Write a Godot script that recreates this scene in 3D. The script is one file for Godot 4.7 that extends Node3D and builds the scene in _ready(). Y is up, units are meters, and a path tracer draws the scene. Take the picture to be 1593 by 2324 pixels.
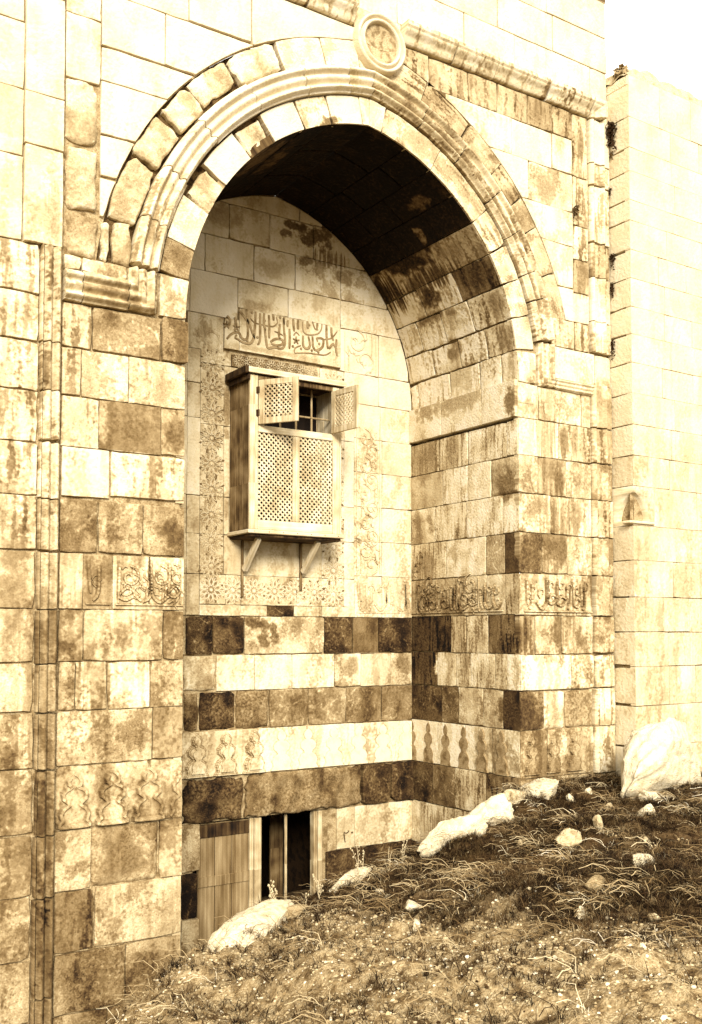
extends Node3D

# ------------------------------------------------------------------ constants
const SPRING := 4.13          # springing of the arch
const MID := 5.07             # middle of the niche
const CR := 4.77              # centre of the right half of the pointed arch
const CL := 5.37              # centre of its left half
const R_IN := 2.08            # intrados
const R_M0 := 2.335           # inner and outer edge of the moulding
const R_M1 := 2.575
const R_OUT := 2.83           # outer edge of the outer voussoirs
const DEPTH := 1.765          # depth of the niche
const ARC := 2.4              # radius at which ring charts are measured
const T := 512                # side of the noise tiles
const TAU4 := PI / 2.0

var lut := PackedByteArray()
var n_big: PackedByteArray
var n_mid: PackedByteArray
var n_fine: PackedByteArray
var n_speck: PackedByteArray
var n_vein: PackedByteArray
var sharp := PackedFloat32Array()
var softer := PackedFloat32Array()
var wob := FastNoiseLite.new()
var rough_noise := FastNoiseLite.new()
var rng := RandomNumberGenerator.new()
var charts := {}
var wood_mats := {}
var facade: Node3D
var carving_shade := 0.0

# style: big patches, crisp blotches, fine grain, streaks, veins, specks, roughness of the face (m), bevel (m), erosion of the edges (m)
const STYLES := {
	"p": [0.10, 0.07, 0.08, 0.03, 0.00, 0.05, 0.002, 0.004, 0.006, 0.10],
	"w": [0.06, 0.03, 0.05, 0.01, 0.00, 0.03, 0.002, 0.004, 0.005, 0.05],
	"m": [0.16, 0.15, 0.22, 0.03, 0.00, 0.17, 0.005, 0.005, 0.010, 0.22],
	"r": [0.16, 0.12, 0.28, 0.00, 0.08, 0.14, 0.018, 0.012, 0.018, 0.25],
	"v": [0.14, 0.10, 0.22, 0.00, 0.30, 0.12, 0.005, 0.005, 0.010, 0.00],
	"s": [0.14, 0.09, 0.16, 0.16, 0.00, 0.10, 0.004, 0.005, 0.009, 0.12],
	"c": [0.10, 0.12, 0.16, 0.04, 0.00, 0.10, 0.003, 0.004, 0.005, 0.10],
	"k": [0.12, 0.12, 0.12, 0.16, 0.04, 0.08, 0.003, 0.005, 0.004, 0.00],
}


func _ready() -> void:
	rng.seed = 11
	# ---- camera: level view a little to the left of the niche, lens shifted up
	var cam := Camera3D.new()
	cam.name = "camera"
	cam.projection = Camera3D.PROJECTION_FRUSTUM
	cam.near = 0.05
	cam.far = 400.0
	cam.size = 0.05 * 2324.0 / 2304.0
	cam.frustum_offset = Vector2(0.05 * 1.5 / 2304.0, 0.05 * 178.0 / 2304.0)
	cam.position = Vector3(0, 1.6, 7.4)
	cam.rotation = Vector3(deg_to_rad(2.5), deg_to_rad(-33.3), 0)
	add_child(cam)
	cam.current = true
	# ---- sky, sun and exposure
	var env := Environment.new()
	var sky_mat := ProceduralSkyMaterial.new()
	sky_mat.sky_top_color = Color(1.0, 0.99, 0.965)
	sky_mat.sky_horizon_color = Color(0.97, 0.955, 0.915)
	sky_mat.sky_curve = 0.35
	sky_mat.ground_bottom_color = Color(0.45, 0.40, 0.32)
	sky_mat.ground_horizon_color = Color(0.62, 0.57, 0.48)
	sky_mat.energy_multiplier = 0.55
	var sky := Sky.new()
	sky.sky_material = sky_mat
	env.background_mode = Environment.BG_SKY
	env.sky = sky
	env.tonemap_mode = Environment.TONE_MAPPER_LINEAR
	env.tonemap_exposure = 4.75
	env.sdfgi_enabled = true
	env.ssao_enabled = true
	env.ssil_enabled = true
	var we := WorldEnvironment.new()
	we.name = "environment"
	we.environment = env
	add_child(we)
	var sun := DirectionalLight3D.new()
	sun.name = "sun"
	sun.light_energy = 0.5
	sun.light_angular_distance = 20.0
	sun.light_color = Color(1.0, 0.975, 0.93)
	sun.shadow_enabled = true
	sun.rotation = Vector3(deg_to_rad(-25), deg_to_rad(-26), 0)
	add_child(sun)

	prepare_noise()
	make_charts()
	facade = thing("facade", "weathered striped ashlar facade with a deep pointed arched niche", "building", Vector3.ZERO)
	build_front()
	build_arch()
	build_mouldings()
	build_niche()
	build_carving()
	build_doorway()
	build_buttress()
	finish_charts()
	build_ground()
	build_window_box()
	build_rubble()
	build_plants()


# ------------------------------------------------------------------ naming helpers
func thing(called: String, label: String, category: String, at := Vector3.ZERO, group := "") -> Node3D:
	var o := Node3D.new()
	o.name = called
	add_child(o, true)
	o.position = at
	tag(o, label, category, group)
	return o


func tag(o: Node, label: String, category: String, group := "") -> void:
	o.set_meta("label", label)
	o.set_meta("category", category)
	if group != "":
		o.set_meta("group", group)


var used := {}
func put(parent: Node, called: String, mesh: Mesh, mat: Material) -> MeshInstance3D:
	var key := str(parent.get_instance_id()) + called
	var n: int = used.get(key, 0)
	used[key] = n + 1
	var o := MeshInstance3D.new()
	o.name = called if n == 0 else "%s_%03d" % [called, n]
	o.mesh = mesh
	if mat:
		o.material_override = mat
	parent.add_child(o, true)
	return o


# ------------------------------------------------------------------ noise, tone and charts
func noise_bytes(kind: int, freq: float, octaves: int, seed_: int, ridged := false) -> PackedByteArray:
	var n := FastNoiseLite.new()
	n.noise_type = kind
	n.frequency = freq
	n.seed = seed_
	n.fractal_type = FastNoiseLite.FRACTAL_RIDGED if ridged else FastNoiseLite.FRACTAL_FBM
	n.fractal_octaves = octaves
	var im := n.get_seamless_image(T, T, false, false, 0.12, true)
	im.convert(Image.FORMAT_L8)
	return im.get_data()


func prepare_noise() -> void:
	n_big = noise_bytes(FastNoiseLite.TYPE_SIMPLEX_SMOOTH, 0.009, 3, 3)
	n_mid = noise_bytes(FastNoiseLite.TYPE_SIMPLEX_SMOOTH, 0.030, 5, 5)
	n_fine = noise_bytes(FastNoiseLite.TYPE_SIMPLEX_SMOOTH, 0.11, 3, 7)
	n_speck = noise_bytes(FastNoiseLite.TYPE_SIMPLEX_SMOOTH, 0.33, 2, 9)
	n_vein = noise_bytes(FastNoiseLite.TYPE_SIMPLEX_SMOOTH, 0.016, 3, 13, true)
	wob.seed = 21
	wob.frequency = 6.0
	wob.fractal_octaves = 3
	rough_noise.seed = 22
	rough_noise.frequency = 5.0
	rough_noise.fractal_octaves = 4
	sharp.resize(256)
	softer.resize(256)
	for i in 256:
		sharp[i] = smoothstep(104.0, 152.0, float(i)) - 0.5
		softer[i] = smoothstep(128.0, 196.0, float(i)) * 1.7 - 0.15
	lut.resize(256 * 3)
	for i in 256:
		var c := tone_color(i / 255.0)
		lut[i * 3] = roundi(c.r * 255.0)
		lut[i * 3 + 1] = roundi(c.g * 255.0)
		lut[i * 3 + 2] = roundi(c.b * 255.0)


# brown to cream: the stones' own colours, from sooted brown to clean limestone
func tone_linear(t: float) -> Color:
	var stops := [0.0, 0.15, 0.35, 0.55, 0.75, 0.9, 1.0]
	var cols := [Color8(13, 8, 4), Color8(58, 40, 21), Color8(112, 89, 55), Color8(158, 134, 95), Color8(204, 182, 139), Color8(235, 217, 177), Color8(247, 233, 203)]
	t = clampf(t, 0.0, 1.0)
	for i in 6:
		if t <= stops[i + 1]:
			var c: Color = cols[i].lerp(cols[i + 1], (t - stops[i]) / (stops[i + 1] - stops[i]))
			return c.srgb_to_linear() * 0.66
	return cols[6].srgb_to_linear() * 0.66


func tone_color(t: float) -> Color:
	var c := tone_linear(t).linear_to_srgb()
	c.a = 1.0
	return c


class Chart:
	var kind := 0
	var x0 := 0.0
	var y0 := 0.0
	var wm := 1.0
	var hm := 1.0
	var ppm := 200.0
	var w := 0
	var h := 0
	var a := 0.0            # place of the plane
	var tone: PackedByteArray
	var relief: PackedByteArray
	var mat := StandardMaterial3D.new()


func chart(called: String, kind: int, x0: float, y0: float, x1: float, y1: float, a: float, ppm := 190.0, base := 96) -> void:
	var c := Chart.new()
	c.kind = kind
	c.x0 = x0
	c.y0 = y0
	c.wm = x1 - x0
	c.hm = y1 - y0
	c.ppm = ppm
	c.w = int(ceil(c.wm * ppm))
	c.h = int(ceil(c.hm * ppm))
	c.a = a
	c.tone.resize(c.w * c.h)
	c.tone.fill(base)
	c.relief.resize(c.w * c.h)
	c.relief.fill(128)
	c.mat.roughness = 0.93
	c.mat.metallic_specular = 0.25
	c.mat.resource_name = called + "_stone"
	charts[called] = c


func make_charts() -> void:
	chart("front", 0, 1.5, -1.7, 8.2, 8.6, 0.0)
	chart("back", 0, 3.2, -1.9, 6.9, 6.3, -DEPTH, 240.0)
	chart("jamb", 1, -0.05, -1.5, 1.85, 4.2, 6.845, 280.0)
	chart("jamb_left", 2, -0.05, -1.9, 1.85, 4.2, 3.29, 80.0)
	chart("ring_right", 3, -0.05, 2.0, 3.65, 2.9, 0.0, 280.0)
	chart("ring_left", 4, -0.05, 2.0, 3.65, 2.9, 0.0, 280.0)
	chart("soffit_right", 5, -0.05, -0.05, 3.0, 1.85, 0.0)
	chart("soffit_left", 6, -0.05, -0.05, 3.0, 1.85, 0.0)
	chart("buttress", 0, 8.1, -0.6, 11.2, 8.0, 0.29, 150.0)
	chart("buttress_side", 8, -0.05, -0.6, 0.35, 8.0, 8.165)


func at(c: Chart, s: float, t: float, n: float) -> Vector3:
	match c.kind:
		0:
			return Vector3(s, t, c.a + n)
		1:
			return Vector3(c.a - n, t, -s)
		2:
			return Vector3(c.a + n, t, -s)
		3:
			return Vector3(CR + t * cos(s / ARC), SPRING + t * sin(s / ARC), n)
		4:
			return Vector3(CL - t * cos(s / ARC), SPRING + t * sin(s / ARC), n)
		5:
			return Vector3(CR + (R_IN - n) * cos(s / R_IN), SPRING + (R_IN - n) * sin(s / R_IN), -t)
		6:
			return Vector3(CL - (R_IN - n) * cos(s / R_IN), SPRING + (R_IN - n) * sin(s / R_IN), -t)
		_:
			return Vector3(c.a - n, t, s)


# Grain, blotches, veins and streaks of one stone, written into its chart.
func paint(c: Chart, s0: float, t0: float, s1: float, t1: float, tone: float, style: String) -> void:
	var st: Array = STYLES[style]
	var aL: float = st[0] * 2.0
	var aM: float = st[1] * 255.0
	var aF: float = st[2] * 1.6
	var aS: float = st[3] * 255.0
	var aV: float = st[4]
	var aP: float = st[5] * 2.0
	var aD: float = st[9] * 4.0
	var ox := rng.randi() & 511
	var oy := rng.randi() & 511
	var px0 := clampi(int((s0 - c.x0) * c.ppm), 0, c.w)
	var px1 := clampi(int((s1 - c.x0) * c.ppm) + 1, 0, c.w)
	var py0 := clampi(int((t0 - c.y0) * c.ppm), 0, c.h)
	var py1 := clampi(int((t1 - c.y0) * c.ppm) + 1, 0, c.h)
	if (c.kind == 1 or c.kind == 5) and tone > 0.45:  # right jamb and vault stones painted lighter, making up for weak light there
		tone = minf(0.97, tone + 0.09)
	if tone < 0.42:
		tone *= 0.74
	if tone > 0.4:
		tone += 0.38 * (1.0 - tone) * smoothstep(0.42, 0.62, tone)
	var base := tone * 255.0
	var grain := clampf(1.55 - 1.2 * tone, 0.35, 1.1)
	var mid := n_mid
	var big := n_big
	var fine := n_fine
	var speck := n_speck
	var vein := n_vein
	var sh := sharp
	var soft := softer
	var buf := c.tone
	var rel := c.relief
	c.tone = PackedByteArray()
	c.relief = PackedByteArray()
	var w := c.w
	var along := c.kind >= 3 and c.kind <= 6
	for y in range(py0, py1):
		var row := ((y + oy) & 511) << 9
		var srow := (((y >> 2) + oy) & 511) << 9
		var hrow := (((y >> 1) + oy) & 511) << 9
		var drow := (c.h - 1 - y) * w
		for x in range(px0, px1):
			var i := row | ((x + ox) & 511)
			var f := fine[i] - 128
			var p := speck[i] - 128
			var half := mid[hrow | (((x >> 1) + ox) & 511)]
			var cloud := clampi(128 + ((half - 128) * 3 + (big[hrow | ((x + ox) & 511)] - 128) * 3 + f * 2 >> 2), 0, 255)
			var v := base + aL * (big[i] - 128) - aM * (soft[cloud] + 0.35 * sh[clampi(mid[i] + (f >> 1), 0, 255)]) + (aF * f + aP * p) * grain
			if aS > 0.0:
				var drip: int
				if along:
					drip = mid[((y * 2 + oy) & 511) << 9 | (((x >> 2) + ox) & 511)]
				else:
					drip = mid[srow | ((x * 2 + ox) & 511)]
				v -= aS * soft[clampi(drip + (f >> 1), 0, 255)] * (0.2 + 1.6 * big[hrow | ((x + oy) & 511)] / 255.0)
			if aD > 0.0:
				var e := vein[hrow | ((x + oy) & 511)] + (f >> 2)
				if e > 202:
					v -= aD * mini(e - 202, 30) * 0.5
			if aV > 0.0:
				var q := vein[i] + (f >> 3)
				if q > 196:
					v += aV * 4.0 * (q - 196)
			if p > 78:
				v += aP * 60.0
			elif p < -82:
				v -= aP * 90.0
			buf[drow + x] = clampi(int(v), 6, 255)
			rel[drow + x] = clampi(128 + (f >> 1) + (p >> 2) + ((mid[i] - 128) >> 2), 0, 255)
	c.tone = buf
	c.relief = rel


# A stain with a ragged outline of its own: soot, damp, limewash.
func stain(called: String, s: float, t: float, rs: float, rt: float, tone: float, strength := 0.9, ragged := 1.3, streaky := false) -> void:
	var c: Chart = charts[called]
	var ox := rng.randi() & 511
	var oy := rng.randi() & 511
	var buf := c.tone
	c.tone = PackedByteArray()
	var px0 := clampi(int((s - rs * 1.3 - c.x0) * c.ppm), 0, c.w)
	var px1 := clampi(int((s + rs * 1.3 - c.x0) * c.ppm), 0, c.w)
	var py0 := clampi(int((t - rt * 1.3 - c.y0) * c.ppm), 0, c.h)
	var py1 := clampi(int((t + rt * 1.3 - c.y0) * c.ppm), 0, c.h)
	for y in range(py0, py1):
		var dy := ((y / c.ppm + c.y0) - t) / rt
		var row := ((y + oy) & 511) << 9
		var srow := (((y >> 3) + oy) & 511) << 9
		var drow := (c.h - 1 - y) * c.w
		for x in range(px0, px1):
			var dx := ((x / c.ppm + c.x0) - s) / rs
			var d := 1.0 - dx * dx - dy * dy
			if d < -0.8:
				continue
			var i := row | ((x + ox) & 511)
			var n := (n_mid[i] - 128) / 128.0 * ragged + (n_fine[i] - 128) / 128.0 * 0.35
			if streaky and c.kind >= 3 and c.kind <= 6:
				n = (n_mid[(((y * 3) + oy) & 511) << 9 | (((x >> 3) + ox) & 511)] - 128) / 128.0 * ragged * 1.3 + (n_fine[i] - 128) / 128.0 * 0.3
			elif streaky:
				n = (n_mid[srow | ((x * 3 + ox) & 511)] - 128) / 128.0 * ragged * 1.3 + (n_fine[i] - 128) / 128.0 * 0.3
			var m := smoothstep(-0.35 if c.kind >= 5 else -0.1, 0.95 if c.kind >= 5 else 0.7, d + n - 0.05) * strength
			if m > 0.01:
				var v := tone * 255.0 + (n_fine[i] - 128) * 0.30 + (n_speck[i] - 128) * 0.2 + (n_mid[i] - 128) * 0.12
				buf[drow + x] = clampi(int(lerpf(buf[drow + x], v, m)), 4, 255)
	c.tone = buf


# Run-off and grime that cross from stone to stone: long drips and broad clouds.
func weather(called: String, drips: float, clouds: float, y_hi: float, y_lo: float) -> void:
	var c: Chart = charts[called]
	var buf := c.tone
	c.tone = PackedByteArray()
	var px := 200.0 / c.ppm
	for y in c.h:
		var yy := int(y * px)
		var ym := y / c.ppm + c.y0
		var share := clampf((y_hi - ym) / (y_hi - y_lo), 0.15, 1.0)
		var row := (yy >> 1 & 511) << 9
		var srow := ((yy >> 5) + 77 & 511) << 9
		var frow := (yy & 511) << 9
		var drow := (c.h - 1 - y) * c.w
		for x in c.w:
			var xx := int(x * px)
			var f := n_fine[frow | (xx & 511)] - 128
			var d := softer[clampi(n_mid[srow | (xx + (n_big[frow | (xx & 511)] >> 3) & 511)] + (f >> 1), 0, 255)] * n_big[(yy >> 2 & 511) << 9 | (xx >> 1 & 511)] / 110.0
			var b := softer[clampi(n_big[row | ((xx >> 1) + 200 & 511)] + (n_mid[frow | (xx & 511)] - 128 >> 1) + (f >> 1) - 6, 0, 255)]
			var v: float = buf[drow + x]
			var cut := (drips * maxf(d, 0.0) + clouds * maxf(b, 0.0)) * share
			buf[drow + x] = clampi(int(v * (1.0 - cut)), 4, 255)
	c.tone = buf


func finish_charts() -> void:
	var where := RandomNumberGenerator.new()
	where.seed = 5
	for k in 26:
		var x := where.randf_range(1.6, 3.25) if k < 17 else where.randf_range(6.9, 8.1)
		var y := where.randf_range(-1.2, 2.4) if k < 17 else where.randf_range(0.2, 4.0)
		stain("front", x, y, where.randf_range(0.06, 0.2), where.randf_range(0.25, 0.6), where.randf_range(0.42, 0.6), 0.4, 1.2, k % 3 != 0)
	for k in 8:
		stain("front", where.randf_range(2.2, 3.2), where.randf_range(-0.9, 2.6), where.randf_range(0.1, 0.25), where.randf_range(0.1, 0.3), 0.93, 0.45, 1.3)
	weather("front", 0.09, 0.14, 7.4, 1.5)
	weather("back", 0.06, 0.10, 6.2, 1.4)
	weather("jamb", 0.08, 0.06, 4.2, 0.5)
	weather("buttress", 0.07, 0.06, 7.0, 0.0)
	for called in charts:
		var c: Chart = charts[called]
		var rgb := PackedByteArray()
		rgb.resize(c.w * c.h * 3)
		var k := 0
		for v in c.tone:
			var j := v * 3
			rgb[k] = lut[j]
			rgb[k + 1] = lut[j + 1]
			rgb[k + 2] = lut[j + 2]
			k += 3
		c.mat.albedo_texture = ImageTexture.create_from_image(Image.create_from_data(c.w, c.h, false, Image.FORMAT_RGB8, rgb))
		c.mat.heightmap_enabled = true
		c.mat.heightmap_texture = ImageTexture.create_from_image(Image.create_from_data(c.w, c.h, false, Image.FORMAT_L8, c.relief))
		c.mat.heightmap_scale = 0.9


# ------------------------------------------------------------------ one stone
func stops(length: float, step: float, bev: float) -> PackedFloat32Array:
	var out := PackedFloat32Array([0.0, minf(bev / length, 0.3)])
	var n := maxi(1, int(round(length / step)))
	for i in range(1, n):
		var f := float(i) / n
		if f > out[-1] + 0.01 and f < 1.0 - bev / length - 0.01:
			out.append(f)
	out.append(1.0 - minf(bev / length, 0.3))
	out.append(1.0)
	return out


# o: gl gr gb gt (gap factors of the four sides), n (proud of the wall), left / right (Callables t -> s), top (Callable s -> t), nf (Callable (s, t) -> n), step, called, skip_paint, deep
func block(parent: Node, ch: String, s0: float, t0: float, s1: float, t1: float, tone: float, style := "p", o := {}) -> MeshInstance3D:
	var c: Chart = charts[ch]
	var st: Array = STYLES[style]
	if not o.get("skip_paint", false):
		paint(c, s0, t0, s1, t1, tone, style)
	var rough: float = st[6] * o.get("rough", 1.0)
	var bev: float = o.get("bev", st[7])
	var ero: float = st[8] * o.get("erode", 1.0)
	var gap: float = o.get("gap", 0.0013) * rng.randf_range(0.6, 1.6)
	var gl: float = o.get("gl", 1.0) * open_joint()
	var gr: float = o.get("gr", 1.0) * open_joint()
	var gb: float = o.get("gb", 1.0) * open_joint()
	var gt: float = o.get("gt", 1.0) * open_joint()
	var n0: float = o.get("n", 0.0) + rng.randf_range(-1, 1) * (0.008 if style == "r" else 0.0035) * o.get("uneven", 1.0)
	var tx: float = rng.randf_range(-1, 1) * 0.004 * o.get("uneven", 1.0)
	var ty: float = rng.randf_range(-1, 1) * 0.004 * o.get("uneven", 1.0)
	var deep: float = o.get("deep", 0.07)
	var step: float = o.get("step", 0.035 if style == "r" else 0.07)
	var fu := stops(s1 - s0, o.get("step_s", step), bev)
	var fv := stops(t1 - t0, o.get("step_t", step), bev)
	var nu := fu.size()
	var nv := fv.size()
	var pos := PackedVector3Array()
	var uv := PackedVector2Array()
	var left = o.get("left")
	var right = o.get("right")
	var top = o.get("top")
	var nf = o.get("nf")
	var pil: float = o.get("pillow", 0.012 if style == "r" else 0.0)
	var key := rng.randf() * 50.0
	var flat: Array[Vector3] = []
	for j in nv:
		for i in nu:
			var f := fu[i]
			var g := fv[j]
			var t := lerpf(t0 + (gap * gb if gb > 0.0 else (0.018 if c.kind == 5 or c.kind == 6 else 0.003)), t1 - (gap * gt if gt > 0.0 else 0.003), g)
			var a := s0
			var b := s1
			if left != null:
				a = left.call(t)
			if right != null:
				b = right.call(t)
			var s := lerpf(a + (gap * gl if gl > 0.0 else (0.014 if c.kind == 1 or c.kind == 2 else 0.003)), b - (gap * gr if gr > 0.0 else 0.003), f)
			if top != null:
				t = lerpf(t0 + gap * gb, minf(t1, top.call(s)) - gap * gt, g)
			# worn edges, most at the corners
			var ex := minf(f, 1.0 - f) * (b - a)
			var ey := minf(g, 1.0 - g) * (t1 - t0)
			if ero > 0.0:
				var wx := exp(-ex / 0.05)
				var wy := exp(-ey / 0.05)
				var q := wob.get_noise_3d(s * 1.0, t * 1.0, key)
				var q2 := wob.get_noise_3d(s * 1.0 + 31.0, t * 1.0, key)
				var corner := 1.0 + 1.5 * wx * wy
				if f < 0.5:
					s += wx * ero * corner * maxf(0.0, 0.35 + q) * minf(gl, 1.0)
				else:
					s -= wx * ero * corner * maxf(0.0, 0.35 + q) * minf(gr, 1.0)
				if g < 0.5:
					t += wy * ero * corner * maxf(0.0, 0.35 + q2) * minf(gb, 1.0)
				else:
					t -= wy * ero * corner * maxf(0.0, 0.35 + q2) * minf(gt, 1.0)
			var n: float = n0 + tx * (f - 0.5) + ty * (g - 0.5)
			n += rough * rough_noise.get_noise_3d(s, t, key) * 1.6
			n -= pil * maxf(exp(-ex / 0.045), exp(-ey / 0.045))
			if nf != null:
				n += nf.call(s, t)
			if (i == 0 and gl > 0.0) or (i == nu - 1 and gr > 0.0) or (j == 0 and gb > 0.0) or (j == nv - 1 and gt > 0.0):
				n -= bev
			flat.append(Vector3(s, t, n))
			pos.append(at(c, s, t, n))
			uv.append(Vector2((s - c.x0) / c.wm, 1.0 - (t - c.y0) / c.hm))
	var nor := PackedVector3Array()
	nor.resize(pos.size())
	var mid_s := (s0 + s1) * 0.5
	var mid_t := (t0 + t1) * 0.5
	var outward := at(c, mid_s, mid_t, 1.0) - at(c, mid_s, mid_t, 0.0)
	for j in nv:
		for i in nu:
			var du := pos[j * nu + mini(i + 1, nu - 1)] - pos[j * nu + maxi(i - 1, 0)]
			var dv := pos[mini(j + 1, nv - 1) * nu + i] - pos[maxi(j - 1, 0) * nu + i]
			var m := du.cross(dv).normalized()
			nor[j * nu + i] = m if m.dot(outward) >= 0.0 else -m
	var idx := PackedInt32Array()
	var mi := (nv / 2) * nu + nu / 2
	var sample := (pos[mi] - pos[mi - 1]).cross(pos[mi] - pos[mi - nu])
	var flip := sample.dot(outward) > 0.0     # counter-clockwise as seen from outside
	for j in nv - 1:
		for i in nu - 1:
			var p := j * nu + i
			quad(idx, p, p + 1, p + nu + 1, p + nu, flip)
	# sides back to the mortar
	var rim: Array[int] = []
	for i in nu:
		rim.append(i)
	for j in range(1, nv):
		rim.append(j * nu + nu - 1)
	for i in range(nu - 2, -1, -1):
		rim.append((nv - 1) * nu + i)
	for j in range(nv - 2, 0, -1):
		rim.append(j * nu)
	var count := rim.size()
	var centre := at(c, mid_s, mid_t, 0.0)
	for k in count:
		var p0: int = rim[k]
		var p1: int = rim[(k + 1) % count]
		var b0 := at(c, flat[p0].x, flat[p0].y, -deep)
		var b1 := at(c, flat[p1].x, flat[p1].y, -deep)
		var m := (pos[p1] - pos[p0]).cross(b0 - pos[p0]).normalized()
		if m.dot((pos[p0] + pos[p1]) * 0.5 - centre) < 0.0:
			m = -m
		var e := pos.size()
		pos.append_array([pos[p0], pos[p1], b1, b0])
		uv.append_array([uv[p0], uv[p1], uv[p1], uv[p0]])
		nor.append_array([m, m, m, m])
		quad(idx, e, e + 1, e + 2, e + 3, (pos[e + 1] - pos[e]).cross(pos[e + 3] - pos[e]).dot(m) > 0.0)
	return put(parent, o.get("called", "stone_block"), as_mesh(pos, nor, uv, idx), c.mat)


func open_joint() -> float:
	return rng.randf_range(2.0, 5.0) if rng.randf() < 0.2 else rng.randf_range(0.5, 1.3)


func quad(idx: PackedInt32Array, a: int, b: int, c: int, d: int, flip: bool) -> void:
	if flip:
		idx.append_array([a, c, b, a, d, c])
	else:
		idx.append_array([a, b, c, a, c, d])


func as_mesh(pos: PackedVector3Array, nor: PackedVector3Array, uv: PackedVector2Array, idx: PackedInt32Array) -> ArrayMesh:
	var arr := []
	arr.resize(Mesh.ARRAY_MAX)
	arr[Mesh.ARRAY_VERTEX] = pos
	arr[Mesh.ARRAY_NORMAL] = nor
	if uv.size():
		arr[Mesh.ARRAY_TEX_UV] = uv
	arr[Mesh.ARRAY_INDEX] = idx
	var m := ArrayMesh.new()
	m.add_surface_from_arrays(Mesh.PRIMITIVE_TRIANGLES, arr)
	return m


func halves_low(text: String) -> float:
	return text.split("|")[0].split_floats(" ")[0]


# Courses are written "bottom top|x tone style x tone style ... x", tones in hundredths.
func course(parent: Node, ch: String, text: String, o := {}) -> void:
	var halves := text.split("|")
	var ys := halves[0].split_floats(" ")
	var parts := halves[1].split(" ", false)
	var k := 0
	var last := parts.size() - 1
	while k + 2 <= last:
		var s0 := parts[k].to_float()
		var s1 := parts[k + 2].to_float()
		var look := parts[k + 1]
		var q := o.duplicate()
		if k > 0:
			q.erase("left")
			q.gl = 1.0
		if k + 2 < last:
			q.erase("right")
			q.gr = 1.0
		block(parent, ch, s0, ys[0], s1, ys[1], look.left(2).to_float() / 100.0, look.substr(2, 1), q)
		k += 2


func filler(parent: Node, ch: String, s0: float, s1: float, levels: Array, tone: float, style: String, length := 0.55, o := {}) -> void:
	for k in levels.size() - 1:
		var s := s0
		while s < s1 - 0.05:
			var e := s + length * rng.randf_range(0.7, 1.35)
			if e > s1 - 0.2:
				e = s1
			block(parent, ch, s, levels[k], e, levels[k + 1], tone + rng.randf_range(-0.05, 0.04), style, o)
			s = e


func arch_left(r: float, y: float) -> float:
	var d := y - SPRING
	if d <= 0.0:
		return CL - r
	return CL - sqrt(maxf(r * r - d * d, 0.09))


func arch_right(r: float, y: float) -> float:
	var d := y - SPRING
	if d <= 0.0:
		return CR + r
	return CR + sqrt(maxf(r * r - d * d, 0.09))


# a plain mortar sheet behind the stones: strips between two boundaries
func strips(st: SurfaceTool, c: Chart, ys: Array, left: Callable, right: Callable, n: float) -> void:
	for k in ys.size() - 1:
		var a: float = ys[k]
		var b: float = ys[k + 1]
		var q := [at(c, left.call(a), a, n), at(c, right.call(a), a, n), at(c, right.call(b), b, n), at(c, left.call(b), b, n)]
		for i in [0, 2, 1, 0, 3, 2]:
			st.add_vertex(q[i])


func range_f(a: float, b: float, n: int) -> Array:
	var out := []
	for i in n + 1:
		out.append(lerpf(a, b, float(i) / n))
	return out


var mortar: StandardMaterial3D
var shared_relief: ImageTexture
var wood_relief: ImageTexture
func mortar_mat() -> StandardMaterial3D:
	if mortar == null:
		mortar = plain_mat("mortar", 0.60, 0.25, 0.9)
	return mortar


# speckled material in object space for things outside the charts
func plain_mat(called: String, tone: float, spread: float, scale := 1.0, bump := 1.0) -> StandardMaterial3D:
	var m := StandardMaterial3D.new()
	m.resource_name = called
	var side := 256
	var rgb := PackedByteArray()
	rgb.resize(side * side * 3)
	var ox := rng.randi() & 511
	var oy := rng.randi() & 511
	var rel := PackedByteArray()
	rel.resize(side * side)
	for y in side:
		for x in side:
			var i := (((y * 2 + oy) & 511) << 9) | ((x * 2 + ox) & 511)
			var g := (((y + oy) & 511) << 9) | ((x + ox) & 511)
			var v := tone * 255.0 + spread * 255.0 * (0.2 - softer[clampi(n_mid[g] + ((n_fine[i] - 128) >> 1), 0, 255)] * 0.6 + (n_fine[i] - 128) / 170.0 + (n_speck[i] - 128) / 220.0)
			var j := clampi(int(v), 4, 255) * 3
			var k := (y * side + x) * 3
			rgb[k] = lut[j]
			rgb[k + 1] = lut[j + 1]
			rgb[k + 2] = lut[j + 2]
			rel[y * side + x] = clampi(128 + (n_mid[i] - 128) / 3 + (n_fine[i] - 128) / 2, 0, 255)
	m.albedo_texture = ImageTexture.create_from_image(Image.create_from_data(side, side, false, Image.FORMAT_RGB8, rgb))
	m.heightmap_enabled = true
	if shared_relief == null:
		shared_relief = ImageTexture.create_from_image(Image.create_from_data(side, side, false, Image.FORMAT_L8, rel))
	m.heightmap_texture = shared_relief
	m.heightmap_scale = bump
	m.uv1_triplanar = true
	m.uv1_scale = Vector3.ONE * scale
	m.roughness = 0.95
	m.metallic_specular = 0.2
	return m


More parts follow.
